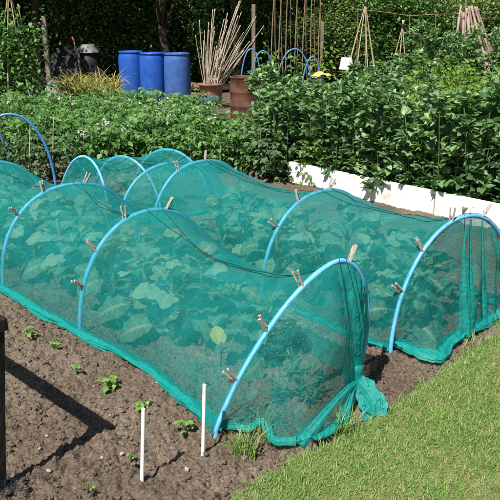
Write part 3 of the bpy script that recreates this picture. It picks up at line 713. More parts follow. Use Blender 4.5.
def side_hem(mb, pts, width, seed, layers=3):
    """bunched lower edge of the net lying along the soil"""
    pts = np.asarray(pts, float); n = 90
    L = np.concatenate([[0], np.cumsum(np.linalg.norm(np.diff(pts, axis=0), axis=1))]); tl = np.linspace(0, L[-1], n)
    c = np.stack([np.interp(tl, L, pts[:, i]) for i in range(3)], -1)
    t = np.gradient(c, axis=0); t[:, 2] = 0; t /= np.linalg.norm(t, axis=1)[:, None]; nrm = np.stack([t[:, 1], -t[:, 0], 0 * t[:, 0]], -1)
    for l in range(layers):
        w = np.linspace(-1, 1, 9); wv = width * (0.75 + 0.5 * fbm(tl * 5, tl * 0 + l, seed + l, 2))
        off = 0.02 * (fbm(tl * 6, tl * 0 + 3 + l, seed + 5, 3) - .45)
        P = c[:, None] + nrm[:, None] * (w[None, :, None] * wv[:, None, None] * 0.5 + off[:, None, None])
        z = 0.010 + 0.009 * l + 0.014 * (1 - w[None] ** 2) + 0.007 * np.sin(w[None] * 7 + tl[:, None] * 11 + l) + 0.012 * (fbm(tl * 9, tl * 0, seed + 8 + l, 2) - .45)[:, None]
        P[..., 2] = np.maximum(height(P[..., 0], P[..., 1]) * 0.5, -0.005) + z + c[:, None, 2]
        surf(mb, P)
def on_surface(grids, sfun, lift=0.006, t0=0.0, t1=1.0):
    pts = []
    for b, g in enumerate(grids):
        nb = g.shape[0]
        for i in range(0, nb):
            f = sfun(b, i / (nb - 1)); j = f * (NS - 1); j0 = int(j); fr = j - j0
            p = g[i, j0] * (1 - fr) + g[i, min(j0 + 1, NS - 1)] * fr
            if not pts or np.linalg.norm(p - pts[-1]) > 1e-4: pts.append(p + [0, 0, lift])
    return pts
def knit(a, b, n):
    return np.asarray(a)[None] * (1 - np.linspace(0, 1, n))[:, None] + np.asarray(b)[None] * np.linspace(0, 1, n)[:, None]
def poly(pts, n):
    pts = np.asarray(pts, float); L = np.concatenate([[0], np.cumsum(np.linalg.norm(np.diff(pts, axis=0), axis=1))]); tl = np.linspace(0, L[-1], n)
    # smooth through the points (Catmull-Rom by cubic hermite)
    m = np.gradient(pts, L, axis=0); i = np.clip(np.searchsorted(L, tl) - 1, 0, len(L) - 2); h = (L[i + 1] - L[i]); u = (tl - L[i]) / h
    h00 = 2 * u ** 3 - 3 * u ** 2 + 1; h10 = u ** 3 - 2 * u ** 2 + u; h01 = -2 * u ** 3 + 3 * u ** 2; h11 = u ** 3 - u ** 2
    return h00[:, None] * pts[i] + (h10 * h)[:, None] * m[i] + h01[:, None] * pts[i + 1] + (h11 * h)[:, None] * m[i + 1]

def s_near(key, u, v):
    c = project(hoop_curve(HO[key], 401)); return int(np.argmin(((c - [u, v]) ** 2).sum(1))) / 400.0

# --- front net tunnel
net1 = empty('net_tunnel', (0, 0, 0), 'teal mesh net over the front row of hoops, gathered and knotted at its near end', 'garden net', 'teal crop nets')
F_ = lambda k: hoop_curve(HO[k], off=.0145, s=[0])[0][:2]
HEM1 = [[F_('H1'), (-.26, 2.60), (-.47, 2.91), (-.77, 3.20), F_('H2')], [F_('H2'), (-1.12, 3.53), F_('H3')], [F_('H3'), F_('H4')], [F_('H4'), F_('H5')]]
G1s = tunnel(['H1', 'H2', 'H3', 'H4', 'H5'], [0.29, 0.2, 0.17, 0.17], 3, hem=HEM1)
mb = MB()
for g in G1s: surf(mb, g)
# end panel: from the near hoop down to the hem on the soil and, on the right, into the knot
arc = hoop_curve(HO['H1'], off=0.0145, s=S)
KN = ground(356, 380, 0.10)
G_ = lambda u, v, z=0.02: np.array([*ground(u, v)[:2], z])
hemc = poly([arc[0] + [0, 0, 0.005], G_(228, 432), G_(246, 436), ground(262, 424, .05), G_(274, 446), G_(296, 447)], 27)
foldl = poly([hemc[-1], ground(304, 433, .05), ground(321, 413, .09), ground(342, 390, .12), KN], 12)
bot = np.vstack([hemc, foldl[1:], np.repeat(KN[None], NS - 38, 0)])
nr = 44; t = np.linspace(0, 1, nr)[:, None, None]
P = arc[None] * (1 - t) + bot[None] * t
fwd = np.array([0.62, -0.78, 0.0])
belly = np.sin(np.pi * t[..., 0]) * np.sin(np.pi * np.clip(S / 0.9, 0, 1))[None]
tt = t[..., 0]
conv = np.clip((S - 0.42) / 0.15, 0, 1)[None]
P = P + fwd * (0.055 * belly * (1 - 0.75 * conv))[..., None] + np.array([-0.04, -0.03, 0]) * (np.sin(np.pi * tt) * np.clip((S - .6) / .3, 0, 1)[None])[..., None]
# folds running into the knot on the right, soft wrinkles on the left
fold = 0.015 * np.sin(S * 62)[None] * conv * np.sin(np.pi * np.clip(tt * 0.96 + .02, 0, 1)) + 0.006 * np.sin(S * 140 + 1)[None] * conv * (1 - tt) * tt * 3
fold += 0.028 * wrinkle(tt * 2, S[None] * 3, 15) * np.sin(np.pi * tt)
P = P + fwd * fold[..., None] + np.array([0.0, 0.0, 1.0]) * (0.3 * fold)[..., None]
# radius of the gathered bundle at the knot
th = np.linspace(0, 2 * np.pi * 1.5, NS - 38)
P[:, 38:, 0] += (tt * 0.020 * np.cos(th)[None]); P[:, 38:, 1] += (tt * 0.020 * np.sin(th)[None])
surf(mb, P[:, :35])
E1 = P
fan = MB(); surf(fan, P[:, 34:]); fan.build('gathered_end', M['net_thick'], net1)
# skirt below the fold line, down to the grass
low = poly([hemc[-1] + [0, 0, .004], G_(318, 443), G_(334, 434), G_(345, 424, .03), ground(351, 404, .04), KN + [0, 0, -.03]], 26); upc = poly(foldl, 26)
tq = np.linspace(0, 1, 14)[:, None, None]; P = upc[None] * (1 - tq) + low[None] * tq
P = P + fwd * (0.014 * np.sin(np.linspace(0, 1, 26) * 24)[None] * np.sin(np.pi * tq[..., 0] * .8))[..., None]; surf(mb, P)
mb.build('mesh_cover', M['net'], net1)
mb = MB()
hem_l = np.vstack([hoop_curve(HO['H5'], s=[0])[0], hoop_curve(HO['H4'], s=[0])[0], [-1.54, 3.97, 0], [-1.12, 3.53, 0], [-.88, 3.30, 0], [-.77, 3.20, 0], [-.47, 2.91, 0], [-.26, 2.60, 0], [-.10, 2.43, 0]])
side_hem(mb, poly(hem_l, 60), 0.055, 21)
side_hem(mb, hemc[2:] * [1, 1, 0.8], 0.04, 27, 2)
side_hem(mb, low[:22] * [1, 1, 0.6], 0.035, 29, 2)
mb.build('hem', M['net_thick'], net1)
# doubled fold sweeping from the knot down to the left along the soil
def strip(mb, path, w0, w1, up, n=50, rip=0.006, seed=0):
    c = poly(path, n); t = np.gradient(c, axis=0); t /= np.linalg.norm(t, axis=1)[:, None]; sd = np.cross(t, np.asarray(up, float)); sd /= np.linalg.norm(sd, axis=1)[:, None]
    nr_ = np.cross(sd, t); w = np.linspace(-1, 1, 13); k = np.linspace(0, 1, n); wid = (w0 * (1 - k) + w1 * k) * (0.8 + .4 * fbm(k * 6, k * 0, seed, 2))
    P = c[:, None] + sd[:, None] * (w[None, :, None] * wid[:, None, None] / 2) + nr_[:, None] * ((rip * np.sin(w * 8)[None] * (0.4 + k[:, None]) + wid[:, None] * 0.22 * (1 - w[None] ** 2))[..., None])
    surf(mb, P)
def fold_obj(net, *a, **k):
    mb = MB(); strip(mb, *a, **k); mb.build('fold', M['net_thick'], net)
K = KN + fwd * 0.012
fold_obj(net1, foldl[::-1][[0, 3, 6, 8, 11]] + fwd * .012, 0.025, 0.06, (0, -.5, 1), seed=4)
fold_obj(net1, [K, ground(351, 393, 0.09), ground(346, 410, 0.06), ground(343, 424, 0.025)], 0.022, 0.06, (0, -.7, .7), seed=6, rip=.008)
for u0, s_, w_ in ((0.55, 2, .045), (0.68, 4, .05)):
    jj = int(u0 * (NS - 1)); pth = E1[[2, 14, 26, 36, 43], jj] + fwd * 0.012; fold_obj(net1, pth - fwd * .006, w_ * .8, 0.014, fwd, seed=10 + s_, rip=.004)
# knot and the loose tail hanging from it
mb = MB()
tube(mb, [KN + [-.004, 0, .075], KN + [.0, -.004, .04], KN + [.004, -.008, 0.0], KN + [.010, -.014, -.03]], [.034, .027, .019, .030], 14)
mb.build('knot', M['net_thick'], net1)
mb = MB(); nn = 40; kk = 60
cpath = poly([KN + [.008, -.008, .0], ground(363, 387, .10), ground(369, 396, .075), ground(373, 405, .05), ground(374, 413, .03)], nn)
th = np.linspace(0, 2 * np.pi, kk); q = np.linspace(0, 1, nn)[:, None]
rad = (0.017 + 0.030 * q ** 0.5) * (1 + 0.28 * np.sin(th * 5 + q * 3)[:, :] + 0.16 * np.sin(th * 11 - q * 5) + .10 * np.sin(q * 22 + th * 2))
P = cpath[:, None] + np.stack([rad * np.cos(th) * 0.95, rad * np.sin(th) * 0.62, rad * np.sin(th + .6) * 0.8], -1)
P[..., 2] = np.maximum(P[..., 2], 0.006 + 0.004 * np.sin(th * 3))
surf(mb, P)
rad2 = rad * 0.62; P2 = cpath[:, None] + np.stack([rad2 * np.cos(th + 1) * 0.9, rad2 * np.sin(th + 1) * 0.6, rad2 * np.sin(th) * 0.4], -1); P2[..., 2] = np.maximum(P2[..., 2], .01)
surf(mb, P2)
mb.build('tail', M['net_thick'], net1)

def cords(net, grids, s_list, end=None):
    for (sa, sb_) in s_list:
        mb = MB(); f = lambda b, x: sa + 0.012 * math.sin(3.1 * (b + x) + sa * 30) + sb_ * math.sin(math.pi * x)
        tube(mb, on_surface(grids, f, 0.003), 0.0015, 6)
        if end is not None:
            E, dj = end; j = int(sa * (NS - 1)); pp = E[::3, j].copy()
            pp += fwd * 0.006; tube(mb, pp, 0.0015, 6)
        mb.build('cord', M['cord'], net)
sA = s_near('H1', 328, 263); sB = s_near('H1', 336, 262)
cords(net1, G1s, [(0.50, 0.035), (0.545, -0.035)], (E1, 0))

# --- right net tunnel
net2 = empty('net_tunnel', (0, 0, 0), 'teal mesh net over the right row of hoops with loose hem beside the lawn', 'garden net', 'teal crop nets')
G2s = tunnel(['R1', 'R2', 'R3', 'R4'], [0.14, 0.17, 0.05], 8)
mb = MB()
for g in G2s: surf(mb, g)
arc = hoop_curve(HO['R1'], off=0.0145, s=S)
hemc2 = poly([arc[0] + [0, 0, .005], [*ground(392, 348)[:2], .02], [*ground(404, 352)[:2], .03], [*ground(420, 360)[:2], .02], [*ground(434, 363)[:2], .02], [*ground(446, 350)[:2], .02], [*ground(462, 340)[:2], .03], [*ground(478, 331)[:2], .02], [*ground(500, 318)[:2], .02], [*ground(520, 305)[:2], .02], arc[-1] + [0, 0, .005]], NS)
P = arc[None] * (1 - t) + hemc2[None] * t
drop = np.sin(np.pi * tt) * 0.06
amp = np.clip(np.sin(np.pi * S), 0, 1)[None] * (0.25 + 0.75 * np.clip((S[None] - .42) / .2, 0, 1))
fold = (0.022 * np.sin(S * 58 + 0.6)[None] + 0.010 * np.sin(S * 131)[None]) * amp * tt ** 0.5 * (1 - 0.2 * tt) + 0.025 * wrinkle(tt * 2, S[None] * 3, 45) * np.sin(np.pi * tt)
P = P + fwd * fold[..., None]; P[..., 2] -= drop * amp * 0.6
surf(mb, P); E2 = P
# closed far end
arcb = hoop_curve(HO['R4'], off=0.0145, s=S); back = np.array([-.64, .77, 0]) * 0.18
cb_ = arcb * [1, 1, 0] + back; P = arcb[None] * (1 - t) + cb_[None] * t; surf(mb, P)
mb.build('mesh_cover', M['net'], net2)
mb = MB()
side_hem(mb, hemc2[2:60] * [1, 1, .6], 0.075, 61, 3)
hl2 = np.vstack([hoop_curve(HO[k], s=[0])[0] for k in ('R4', 'R3', 'R2', 'R1')]); side_hem(mb, poly(hl2, 50), 0.05, 66, 2)
hl2 = np.vstack([hoop_curve(HO[k], s=[1])[0] for k in ('R4', 'R3', 'R2', 'R1')]); side_hem(mb, poly(hl2, 50), 0.05, 69, 2)
mb.build('hem', M['net_thick'], net2)
mb = MB()
def e2path(s0, s1, a=6, b=43):
    rows = np.linspace(a, b, 6).astype(int); ss = np.linspace(s0, s1, 6); return np.array([E2[r_, int(s_ * (NS - 1))] for r_, s_ in zip(rows, ss)]) + fwd * 0.012
fold_obj(net2, e2path(.50, .46, 4), 0.016, 0.15, fwd, seed=31)
fold_obj(net2, e2path(.585, .60, 2), 0.010, 0.05, fwd, seed=32)
fold_obj(net2, e2path(.53, .52, 2), 0.010, 0.05, fwd, seed=35)
fold_obj(net2, e2path(.64, .86, 3), 0.025, 0.075, fwd, seed=33)
sA2 = s_near('R1', 464, 216)
cords(net2, G2s, [(sA2, 0.02), (sA2 + 0.035, 0.03)], (E2, 0))

# --- small rear net tunnel
net3 = empty('net_tunnel', (0, 0, 0), 'small teal mesh net tunnel at the rear in front of the potato bed', 'garden net', 'teal crop nets')
HO['B9'] = (-0.52, 6.10, -0.40, 0.70, 0.36, 2.0, 0, 0)
G3s = tunnel(['E', 'D', 'C', 'B9'], [0.07, 0.1, 0.12], 13, 24)
mb = MB()
for g in G3s: surf(mb, g)
for key, dr in (('E', np.array([-.10, -.06, 0])), ('B9', np.array([.1, .1, 0]))):
    a_ = hoop_curve(HO[key], off=.0145, s=S); b_ = a_ * [1, 1, 0] + dr + [0, 0, .005]; tq = np.linspace(0, 1, 16)[:, None, None]
    surf(mb, a_[None] * (1 - tq) + b_[None] * tq + np.array([0.012, 0.012, 0]) * (np.sin(S * 45)[None] * tq[..., 0])[..., None])
mb.build('mesh_cover', M['net'], net3)
mb = MB()
for e_ in (0, 1): side_hem(mb, poly(np.vstack([hoop_curve(HO[k], s=[e_])[0] for k in ('E', 'D', 'C', 'B9')]), 40), .05, 71 + e_, 2)
mb.build('hem', M['net_thick'], net3)
cords(net3, G3s, [(.55, .05), (.64, .03)])

# --- pegs
def peg_proto():
    mb = MB()
    for s in (-1, 1):
        # slat along +x from jaw (x=-0.012) to handle (x=.062), opening towards the handle end
        a = 0.06 * s; ax_ = np.array([[math.cos(a), 0, math.sin(a)], [0, 1, 0], [-math.sin(a), 0, math.cos(a)]])
        box(mb, (0.024, 0, s * 0.0075), (0.040, 0.0055, 0.0036), ax_, 0.0014)
    return mb
pm = peg_proto()
peg0 = tag(pm.build('clothes_peg', M['peg'], None, False), 'x', 'peg')
sp = MB(); th = np.linspace(0, 2 * np.pi * 3, 40); tube(sp, np.stack([.016 + .0045 * np.cos(th), np.linspace(-.0085, .0085, 40), .0075 * np.sin(th)], -1), .0011, 5)
sp.build('spring', M['steel'], peg0)
PEGS = [('H1', [(226, 376), (259, 326), (297, 282), (348, 264)], 'near end hoop of the front net tunnel'),
        ('H2', [(85, 286), (97, 252), (124, 219), (166, 209)], 'second hoop of the front net tunnel'),
        ('H3', [(19, 216), (44, 194), (84, 182)], 'third hoop of the front net tunnel'),
        ('R1', [(404, 293), (426, 254), (452, 223), (482, 216)], 'hoop beside the lawn on the right net tunnel'),
        ('R2', [(279, 228), (300, 204), (329, 189)], 'middle hoop of the right net tunnel'),
        ('R3', [(178, 171), (205, 160)], 'third hoop of the right net tunnel')]
ORD = {4: ['lowest', 'second lowest', 'third lowest', 'topmost'], 3: ['lowest', 'middle', 'topmost'], 2: ['lower', 'upper']}
usedp = False
for key, pts, desc in PEGS:
    for i, (u, v) in enumerate(pts):
        s_ = s_near(key, u, v); c = hoop_curve(HO[key], s=[s_, s_ - .004, s_ + .004, .5, 0, 1]); p = c[0]; tng = c[2] - c[1]; tng /= np.linalg.norm(tng)
        pn = np.array([math.sin(HO[key][2]), -math.cos(HO[key][2]), 0])
        out = np.cross(tng, pn); out /= np.linalg.norm(out)
        if np.dot(out, p - (c[4] + c[5]) / 2 - np.array([0, 0, .15])) < 0: out = -out
        out = out + pn * random.uniform(-.25, .15) + tng * (random.uniform(.1, .45)); out /= np.linalg.norm(out)
        zax = tng - out * np.dot(tng, out); zax /= np.linalg.norm(zax); a_ = random.uniform(-1.2, -.3) if i % 2 else random.uniform(.3, 1.2)
        yax = np.cross(zax, out); z2 = zax * math.cos(a_) + yax * math.sin(a_); y2 = np.cross(z2, out)
        o = peg0 if not usedp else dup(peg0, (0, 0, 0)); usedp = True
        mt = Matrix(((out[0], y2[0], z2[0]), (out[1], y2[1], z2[1]), (out[2], y2[2], z2[2])))
        o.rotation_euler = mt.to_euler(); o.location = Vector(p + out * 0.014); o.scale = (1.02, 1.3, 1.15)
        o['label'] = f'{ORD[len(pts)][i]} weathered wooden peg on the {desc}'; o['group'] = 'pegs clipping the nets'

# ------------------------------------------------------------------ brassicas under the nets
BL = [leaf_tpl(29, 11, 1.0, w, .58, .10, c_, .055, 0, l_) for w, c_, l_ in ((.80, .8, 4), (.92, 1.2, 5), (.74, 1.6, 3))]
def brassica(seed, label, group, h=.38):
    r = np.random.default_rng(seed); root = empty('cabbage_plant', (0, 0, 0), label, 'cabbage plant', group)
    sb = MB(); fb = MB(); tube(sb, [(0, 0, -.05), (0, 0, .05), (0.008, 0, .05 + h * .74)], [.016, .015, .011], 7)
    n = 17; i = np.arange(n); az = i * 2.4 + r.normal(0, .25, n); k = i / (n - 1)
    for j in range(n):
        st = .05 + .07 * (1 - k[j]); el = .35 + .95 * k[j] + r.normal(0, .28); el = min(el, 1.35)
        b = np.array([0.005, 0, .05 + h * .72 * k[j]]); d = np.array([math.cos(az[j]) * math.cos(el), math.sin(az[j]) * math.cos(el), math.sin(el)])
        tip = b + d * st; tube(sb, [b, (b + tip) / 2, tip], [.005, .0045, .004], 5)
        s = (.185 - .07 * k[j] ** 2) * r.uniform(.8, 1.12)
        scatter(fb, BL[r.integers(3)], [tip], np.array([az[j]]), np.array([el - .12]), np.array([r.normal(0, .45)]), [s], np.array([np.clip(.35 + .3 * k[j] + r.normal(0, .2), 0, 1)]))
    sb.build('stem', M['stem'], root); fb.build('foliage', M['brassica'], root)
    return root
def lane(protos, keys, offs, step, start, seed):
    r = np.random.default_rng(seed); cnt = 0
    cs = [np.array(HO[k][:2]) for k in keys]; L = np.concatenate([[0], np.cumsum([np.linalg.norm(b - a) for a, b in zip(cs[:-1], cs[1:])])])
    cs = np.array(cs)
    for oi, of in enumerate(offs):
        for d in np.arange(start[oi], L[-1] - .1, step):
            p = np.array([np.interp(d, L, cs[:, 0]), np.interp(d, L, cs[:, 1])]) + np.array([.77, .64]) * of + r.normal(0, .03, 2)
            hr = np.concatenate([g.reshape(-1, 3) for g in G1s + G2s + G3s]); dd = np.hypot(hr[:, 0] - p[0], hr[:, 1] - p[1])
            head = hr[(dd < .20) & (hr[:, 2] > .12), 2].min() * .4 + hr[dd < .12, 2].max() * .6 if (dd < .12).any() else .4
            place(protos, cnt % len(protos), (p[0], p[1], 0), r.uniform(0, 6.28), min(r.uniform(.9, 1.12), head / .47)); cnt += 1
gA = 'cabbage plants under the front net'
bp1 = [brassica(120 + i, 'blue-green cabbage plant growing under the front net tunnel', gA) for i in range(4)]
lane(bp1, ['H1', 'H2', 'H3', 'H4', 'H5'], (-.10, .19), .32, (.86, .40), 1)
gA = 'cabbage plants under the right net'
bp2 = [brassica(130 + i, 'blue-green cabbage plant growing under the right net tunnel', gA, .42) for i in range(4)]
lane(bp2, ['R1', 'R2', 'R3'], (-.16, .17), .32, (.22, .30), 2)
gA = 'cabbage plants under the small rear net'
bp3 = [brassica(140, 'pale cabbage plant growing under the small rear net tunnel', gA, .3)]
lane(bp3, ['E', 'D', 'C', 'B9'], (0,), .3, (.1,), 3)
# small yellowed leaf and weeds under the near bay
p = ground(227, 336, .15); p[:2] += [-.03, -.05]; wl = empty('yellowing_cabbage_seedling', (p[0], p[1], 0), 'small cabbage with one yellow leaf behind the near end of the front net', 'cabbage plant')
mb = MB(); tube(mb, [(0, 0, -.03), (0.004, 0, .07), (0, -.01, .15)], [.005, .004, .003], 5); mb.build('stem', M['stem'], wl)
mb = MB(); scatter(mb, leaf_tpl(9, 7, 1, .85, .5, .1, .4, .03), [(0, -.01, .13)], np.array([1.9]), np.array([1.0]), np.array([0.1]), [.10], np.array([.5])); mb.build('yellow_leaf', M['yellow_leaf'], wl)
mb = MB(); scatter(mb, BL[0], [(0, 0, .08), (0, 0, .1)], np.array([.3, 4.4]), np.array([.7, .8]), np.zeros(2), [.06, .05], np.array([.4, .6])); mb.build('leaf', M['brassica'], wl)
def weed(seed, label, group):
    r = np.random.default_rng(seed); root = empty('weed_plant', (0, 0, 0), label, 'weed', group); fb = MB(); n = 70
    a = r.uniform(0, 6.28, n); k = r.random(n); pos = np.stack([.04 * k * np.cos(a), .04 * k * np.sin(a), .02 + .15 * k], -1)
    scatter(fb, leaf_tpl(4, 3, 1, .22, .4, .2, .6), pos, a, r.uniform(.1, 1.1, n), r.normal(0, .4, n), r.uniform(.03, .07, n), r.random(n)); fb.build('foliage', M['sage'], root); return root
wd = [weed(150, 'narrow-leaved weed on the bare soil under the front net', 'weeds under the front net')]
for i, (u, v) in enumerate([(276, 390), (292, 372), (305, 395), (318, 372)]):
    p = ground(u, v, .04); place(wd, 0, (p[0], p[1], 0), i * 2., .55 + .2 * (i % 3))

# ------------------------------------------------------------------ seedlings, markers and stones on the near soil
SL = leaf_tpl(6, 5, 1.0, .85, .42, .18, .5, .04, lobes=0)
def seedling(name, loc, n, size, seed, label, group=None):
    r = np.random.default_rng(seed); z = float(height(loc[0], loc[1])); root = empty(name, (loc[0], loc[1], z), label, 'seedling', group)
    mb = MB(); fb = MB()
    tube(mb, [(0, 0, -.03), (0, 0, .02), (0.003, 0, .035 + size * .25)], [.004, .0035, .003], 6)
    az = np.arange(n) * 2.4 + r.normal(0, .3, n)
    for j in range(n):
        k = j / max(n - 1, 1); b = np.array([0, 0, .02 + size * .25 * k]); el = .35 + .5 * k + r.normal(0, .15); st = size * r.uniform(.35, .75)
        d = np.array([math.cos(az[j]) * math.cos(el), math.sin(az[j]) * math.cos(el), math.sin(el)]); tip = b + d * st
        tube(mb, [b, (b + tip) / 2 + [0, 0, .004], tip], [.0022, .002, .0016], 5)
        for da, sc in ((0, 1.0), (1.9, .8), (-1.9, .8)):
            scatter(fb, SL, [tip], np.array([az[j] + da]), np.array([r.uniform(-.25, .25)]), np.array([r.normal(0, .3)]), [size * .52 * sc * r.uniform(.8, 1.15)], np.array([np.clip(.5 + r.normal(0, .25), 0, 1)]))
    mb.build('stem', M['stem'], root); fb.build('leaf', M['seedling'], root)
SD = [((109, 388), 6, .062, 'largest green bean seedling on the bare soil left of the white markers'),
      ((143, 408), 5, .048, 'bright green bean seedling just behind the left white marker'),
      ((185, 432), 6, .050, 'green bean seedling between the two white markers'),
      ((29, 338), 5, .055, 'green bean seedling at the far left of the soil bed'),
      ((55, 351), 4, .050, 'green bean seedling second from the far left of the soil bed'),
      ((77, 376), 3, .036, 'small green seedling left of the largest bean seedling'),
      ((131, 463), 2, .028, 'tiny seedling beside the base of the left white marker'),
      ((88, 494), 2, .026, 'tiny yellow-green seedling at the bottom edge of the soil bed'),
      ((9, 369), 2, .035, 'small shaded seedling beside the black rail shadow'),
      ((74, 328), 2, .022, 'tiny seedling against the hem of the front net')]
for i, (px, n_, sz, lb) in enumerate(SD): seedling('bean_seedling', ground(*px)[:2], n_, sz, 200 + i, lb)
for (u, v, ut, vt, lb) in ((142, 482, 143.5, 408, 'left white plastic plant marker standing in the soil'), (203, 452, 204.5, 384, 'right white plastic plant marker standing near the net hem')):
    b = ground(u, v); tp = at(ut, vt, b[1] + .004)
    mb = MB(); d = tp - b; L_ = np.linalg.norm(d); d /= L_; x_ = np.array([.92, -.38, 0]); x_ -= d * np.dot(x_, d); x_ /= np.linalg.norm(x_)
    box(mb, b + d * (L_ / 2 - .03), (.0068, .0045, L_ / 2 + .03), np.array([x_, np.cross(d, x_), d]), .002)
    tag(mb.build('plant_marker', M['white_plastic'], None, False), lb, 'plant marker')
protos = []
for i in range(3):
    mb = MB(); p_ = ICV * (1 + .16 * np.random.default_rng(300 + i).normal(size=(len(ICV), 1))) * [1, .8, .6]; mb.add(p_, ICF)
    o = mb.build('pebble', M['stone']); tag(o, 'small pale pebble lying on the dug soil', 'pebble', 'pale pebbles on the soil'); protos.append(o)
pp = [(47, 437, .008), (40, 449, .008), (49, 471, .011), (122, 452, .011), (102, 457, .009), (15, 331, .007), (163, 385, .008), (94, 385, .006), (42, 393, .006), (157, 385, .006), (24, 354, .006), (187, 470, .012), (110, 416, .006), (22, 323, .005), (340, 470, .006)]
for i, (u, v, s_) in enumerate(pp):
    g_ = ground(u, v); z_ = float(height(g_[0], g_[1])) + s_ * .5
    o = protos[i] if i < 3 else protos[i % 3].copy()
    if i >= 3: COL.objects.link(o)
    o.location = (g_[0], g_[1], z_); o.scale = (s_, s_, s_); o.rotation_euler = (0, 0, i * 1.3)
mb = MB(); a_ = ground(482, 312); b_ = ground(500, 322); tube(mb, [a_ + [-.03, .03, .05], a_ + [.02, 0, .03], b_ + [0, 0, .02], b_ + [.08, -.02, .02]], .003, 5)
tag(mb.build('dry_stalk', M['cane_pale']), 'pale dry stalk lying by the net hem at the lawn edge', 'stalk')

# dark timber frame at the left edge
fr = empty('timber_railing', (0, 0, 0), 'low dark timber railing with post and rail at the left edge', 'railing')
pc = np.array([-.900, 2.07]); pt_ = np.array([-.832, 2.07]); rd = np.array([-.73, .69]); pe = pt_ + rd * 1.1
axf = np.array([[rd[0], rd[1], 0], [-rd[1], rd[0], 0], [0, 0, 1]])
up_ = np.array([pt_[0] - pc[0], 0, .65]); up_ /= np.linalg.norm(up_); xa = np.array([rd[0], rd[1], 0]); xa -= up_ * np.dot(xa, up_); xa /= np.linalg.norm(xa)
mb = MB(); box(mb, np.array([pc[0], pc[1], 0]) + up_ * .26, (.021, .021, .385), np.array([xa, np.cross(up_, xa), up_]), .003); mb.build('post', M['black_wood'], fr, False)
mb = MB(); box(mb, (pe[0], pe[1], .25), (.023, .023, .37), axf, .003); mb.build('post', M['black_wood'], fr, False)
c_ = (pt_ + pe) / 2; mb = MB(); box(mb, (c_[0], c_[1], .645), (.58, .027, .022), axf, .003); mb.build('rail', M['black_wood'], fr, False)
mb = MB()
for i in range(120):
    a_ = np.array([pc[0] + .02 + rng.normal(0, .035), pc[1] - .02 + rng.normal(0, .035), .0]); a_[2] = float(height(a_[0], a_[1])) + .004; d_ = rng.normal(size=3) * [.03, .03, .05]; d_[2] = abs(d_[2])
    tube(mb, [a_, a_ + d_ * .5 + rng.normal(0, .012, 3), a_ + d_ * [1, 1, .5]], .0009, 4, cap=False)
tag(mb.build('black_twine_tangle', M['cord']), 'tangle of black netting threads around the foot of the dark post', 'netting')

# ------------------------------------------------------------------ bare blue hoops at the left
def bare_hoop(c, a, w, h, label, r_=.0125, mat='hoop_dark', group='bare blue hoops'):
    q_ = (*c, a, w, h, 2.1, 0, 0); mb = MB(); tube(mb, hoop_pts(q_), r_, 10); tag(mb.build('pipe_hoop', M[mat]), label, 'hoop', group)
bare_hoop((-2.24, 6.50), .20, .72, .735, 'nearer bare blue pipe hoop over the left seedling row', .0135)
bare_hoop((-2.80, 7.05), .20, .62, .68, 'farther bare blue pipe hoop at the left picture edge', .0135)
tp_ = [potato_plant(160 + i, 0, 'straggly grey-green pea plant tied to canes under the bare blue hoops', M['sage'], 'pea_plant', 'pea plant', 'pea plants under the bare hoops', .5, .16, 6) for i in range(2)]
for i, (x, y) in enumerate([(-2.25, 6.75), (-2.6, 6.9), (-2.05, 7.1), (-2.45, 7.25), (-2.9, 7.3), (-2.75, 6.55)]): place(tp_, i % 2, (x, y, 0), i * 1.7, 1.0 + .1 * (i % 2))
def cane_obj(p0, p1, r_, mat, name='bamboo_cane'):
    p0, p1 = np.asarray(p0, float), np.asarray(p1, float); mb = MB(); n = 25; k = np.linspace(0, 1, n); rr = r_ * (1.05 - .3 * k); rr[::4] *= 1.16
    bow = np.cross(p1 - p0, [0.3, 1, 0.1]); bow /= np.linalg.norm(bow); tube(mb, knit(p0, p1, n) + bow[None] * (np.sin(np.pi * k) * .012 * np.linalg.norm(p1 - p0))[:, None], rr, 7)
    return mb.build(name, M[mat])
for i, (x, y) in enumerate([(-2.2, 6.75), (-2.55, 6.9), (-2.05, 7.05)]):
    tag(cane_obj((x, y, -.1), (x + .04, y + .1, .62), .006, 'cane'), 'short cane supporting a plant under the bare blue hoops', 'cane', 'short canes under the bare hoops')
a_ = ground(36, 184); tag(cane_obj(ground(34, 192, 0.02), ground(48, 165, .12), .006, 'cane'), 'brown stick lying aslant on the soil below the bare blue hoop', 'stick')

# ------------------------------------------------------------------ blue drums
def drum(loc, r_, h, mat, label):
    root = empty('water_drum', (*loc, 0), label, 'drum', 'blue plastic drums')
    mb = MB(); lathe(mb, [(0, .0), (r_ * .9, .0), (r_ * .96, .03), (r_ * .985, .12), (r_, .25), (r_, .5 * h), (r_, .72 * h), (r_ * .985, .86 * h), (r_ * .94, .93 * h), (r_ * .90, .955 * h), (r_ * .90, .975 * h)], 40)
    mb.build('body', M[mat], root)
    mb = MB(); lathe(mb, [(r_ * .88, .962 * h), (r_ * .955, .966 * h), (r_ * .97, .985 * h), (r_ * .955, h), (r_ * .88, h), (r_ * .86, .985 * h), (0, .98 * h)], 40); mb.build('rim', M[mat], root)
    for a in (0.7, 2.6):
        mb = MB(); lathe(mb, [(.0, .0), (.035, .0), (.035, .02), (0, .022)], 14, (r_ * .6 * math.cos(a), r_ * .6 * math.sin(a), .98 * h)); mb.build('bung', M[mat], root)
    return root
def dx_at(u, Yd): return (u - 250) / FPX * (Yd * cp_ + 1.1 * sp_)
drum((dx_at(177.5, 13.55), 13.55), .252, .94, 'drum_dusty', 'dusty blue plastic drum with rim at the right of the three')
drum((dx_at(153, 13.75), 13.75), .25, .94, 'drum', 'bright blue plastic drum in the middle of the three')
drum((dx_at(132, 14.1), 14.1), .252, .95, 'drum', 'blue plastic drum at the left, partly in tree shade')

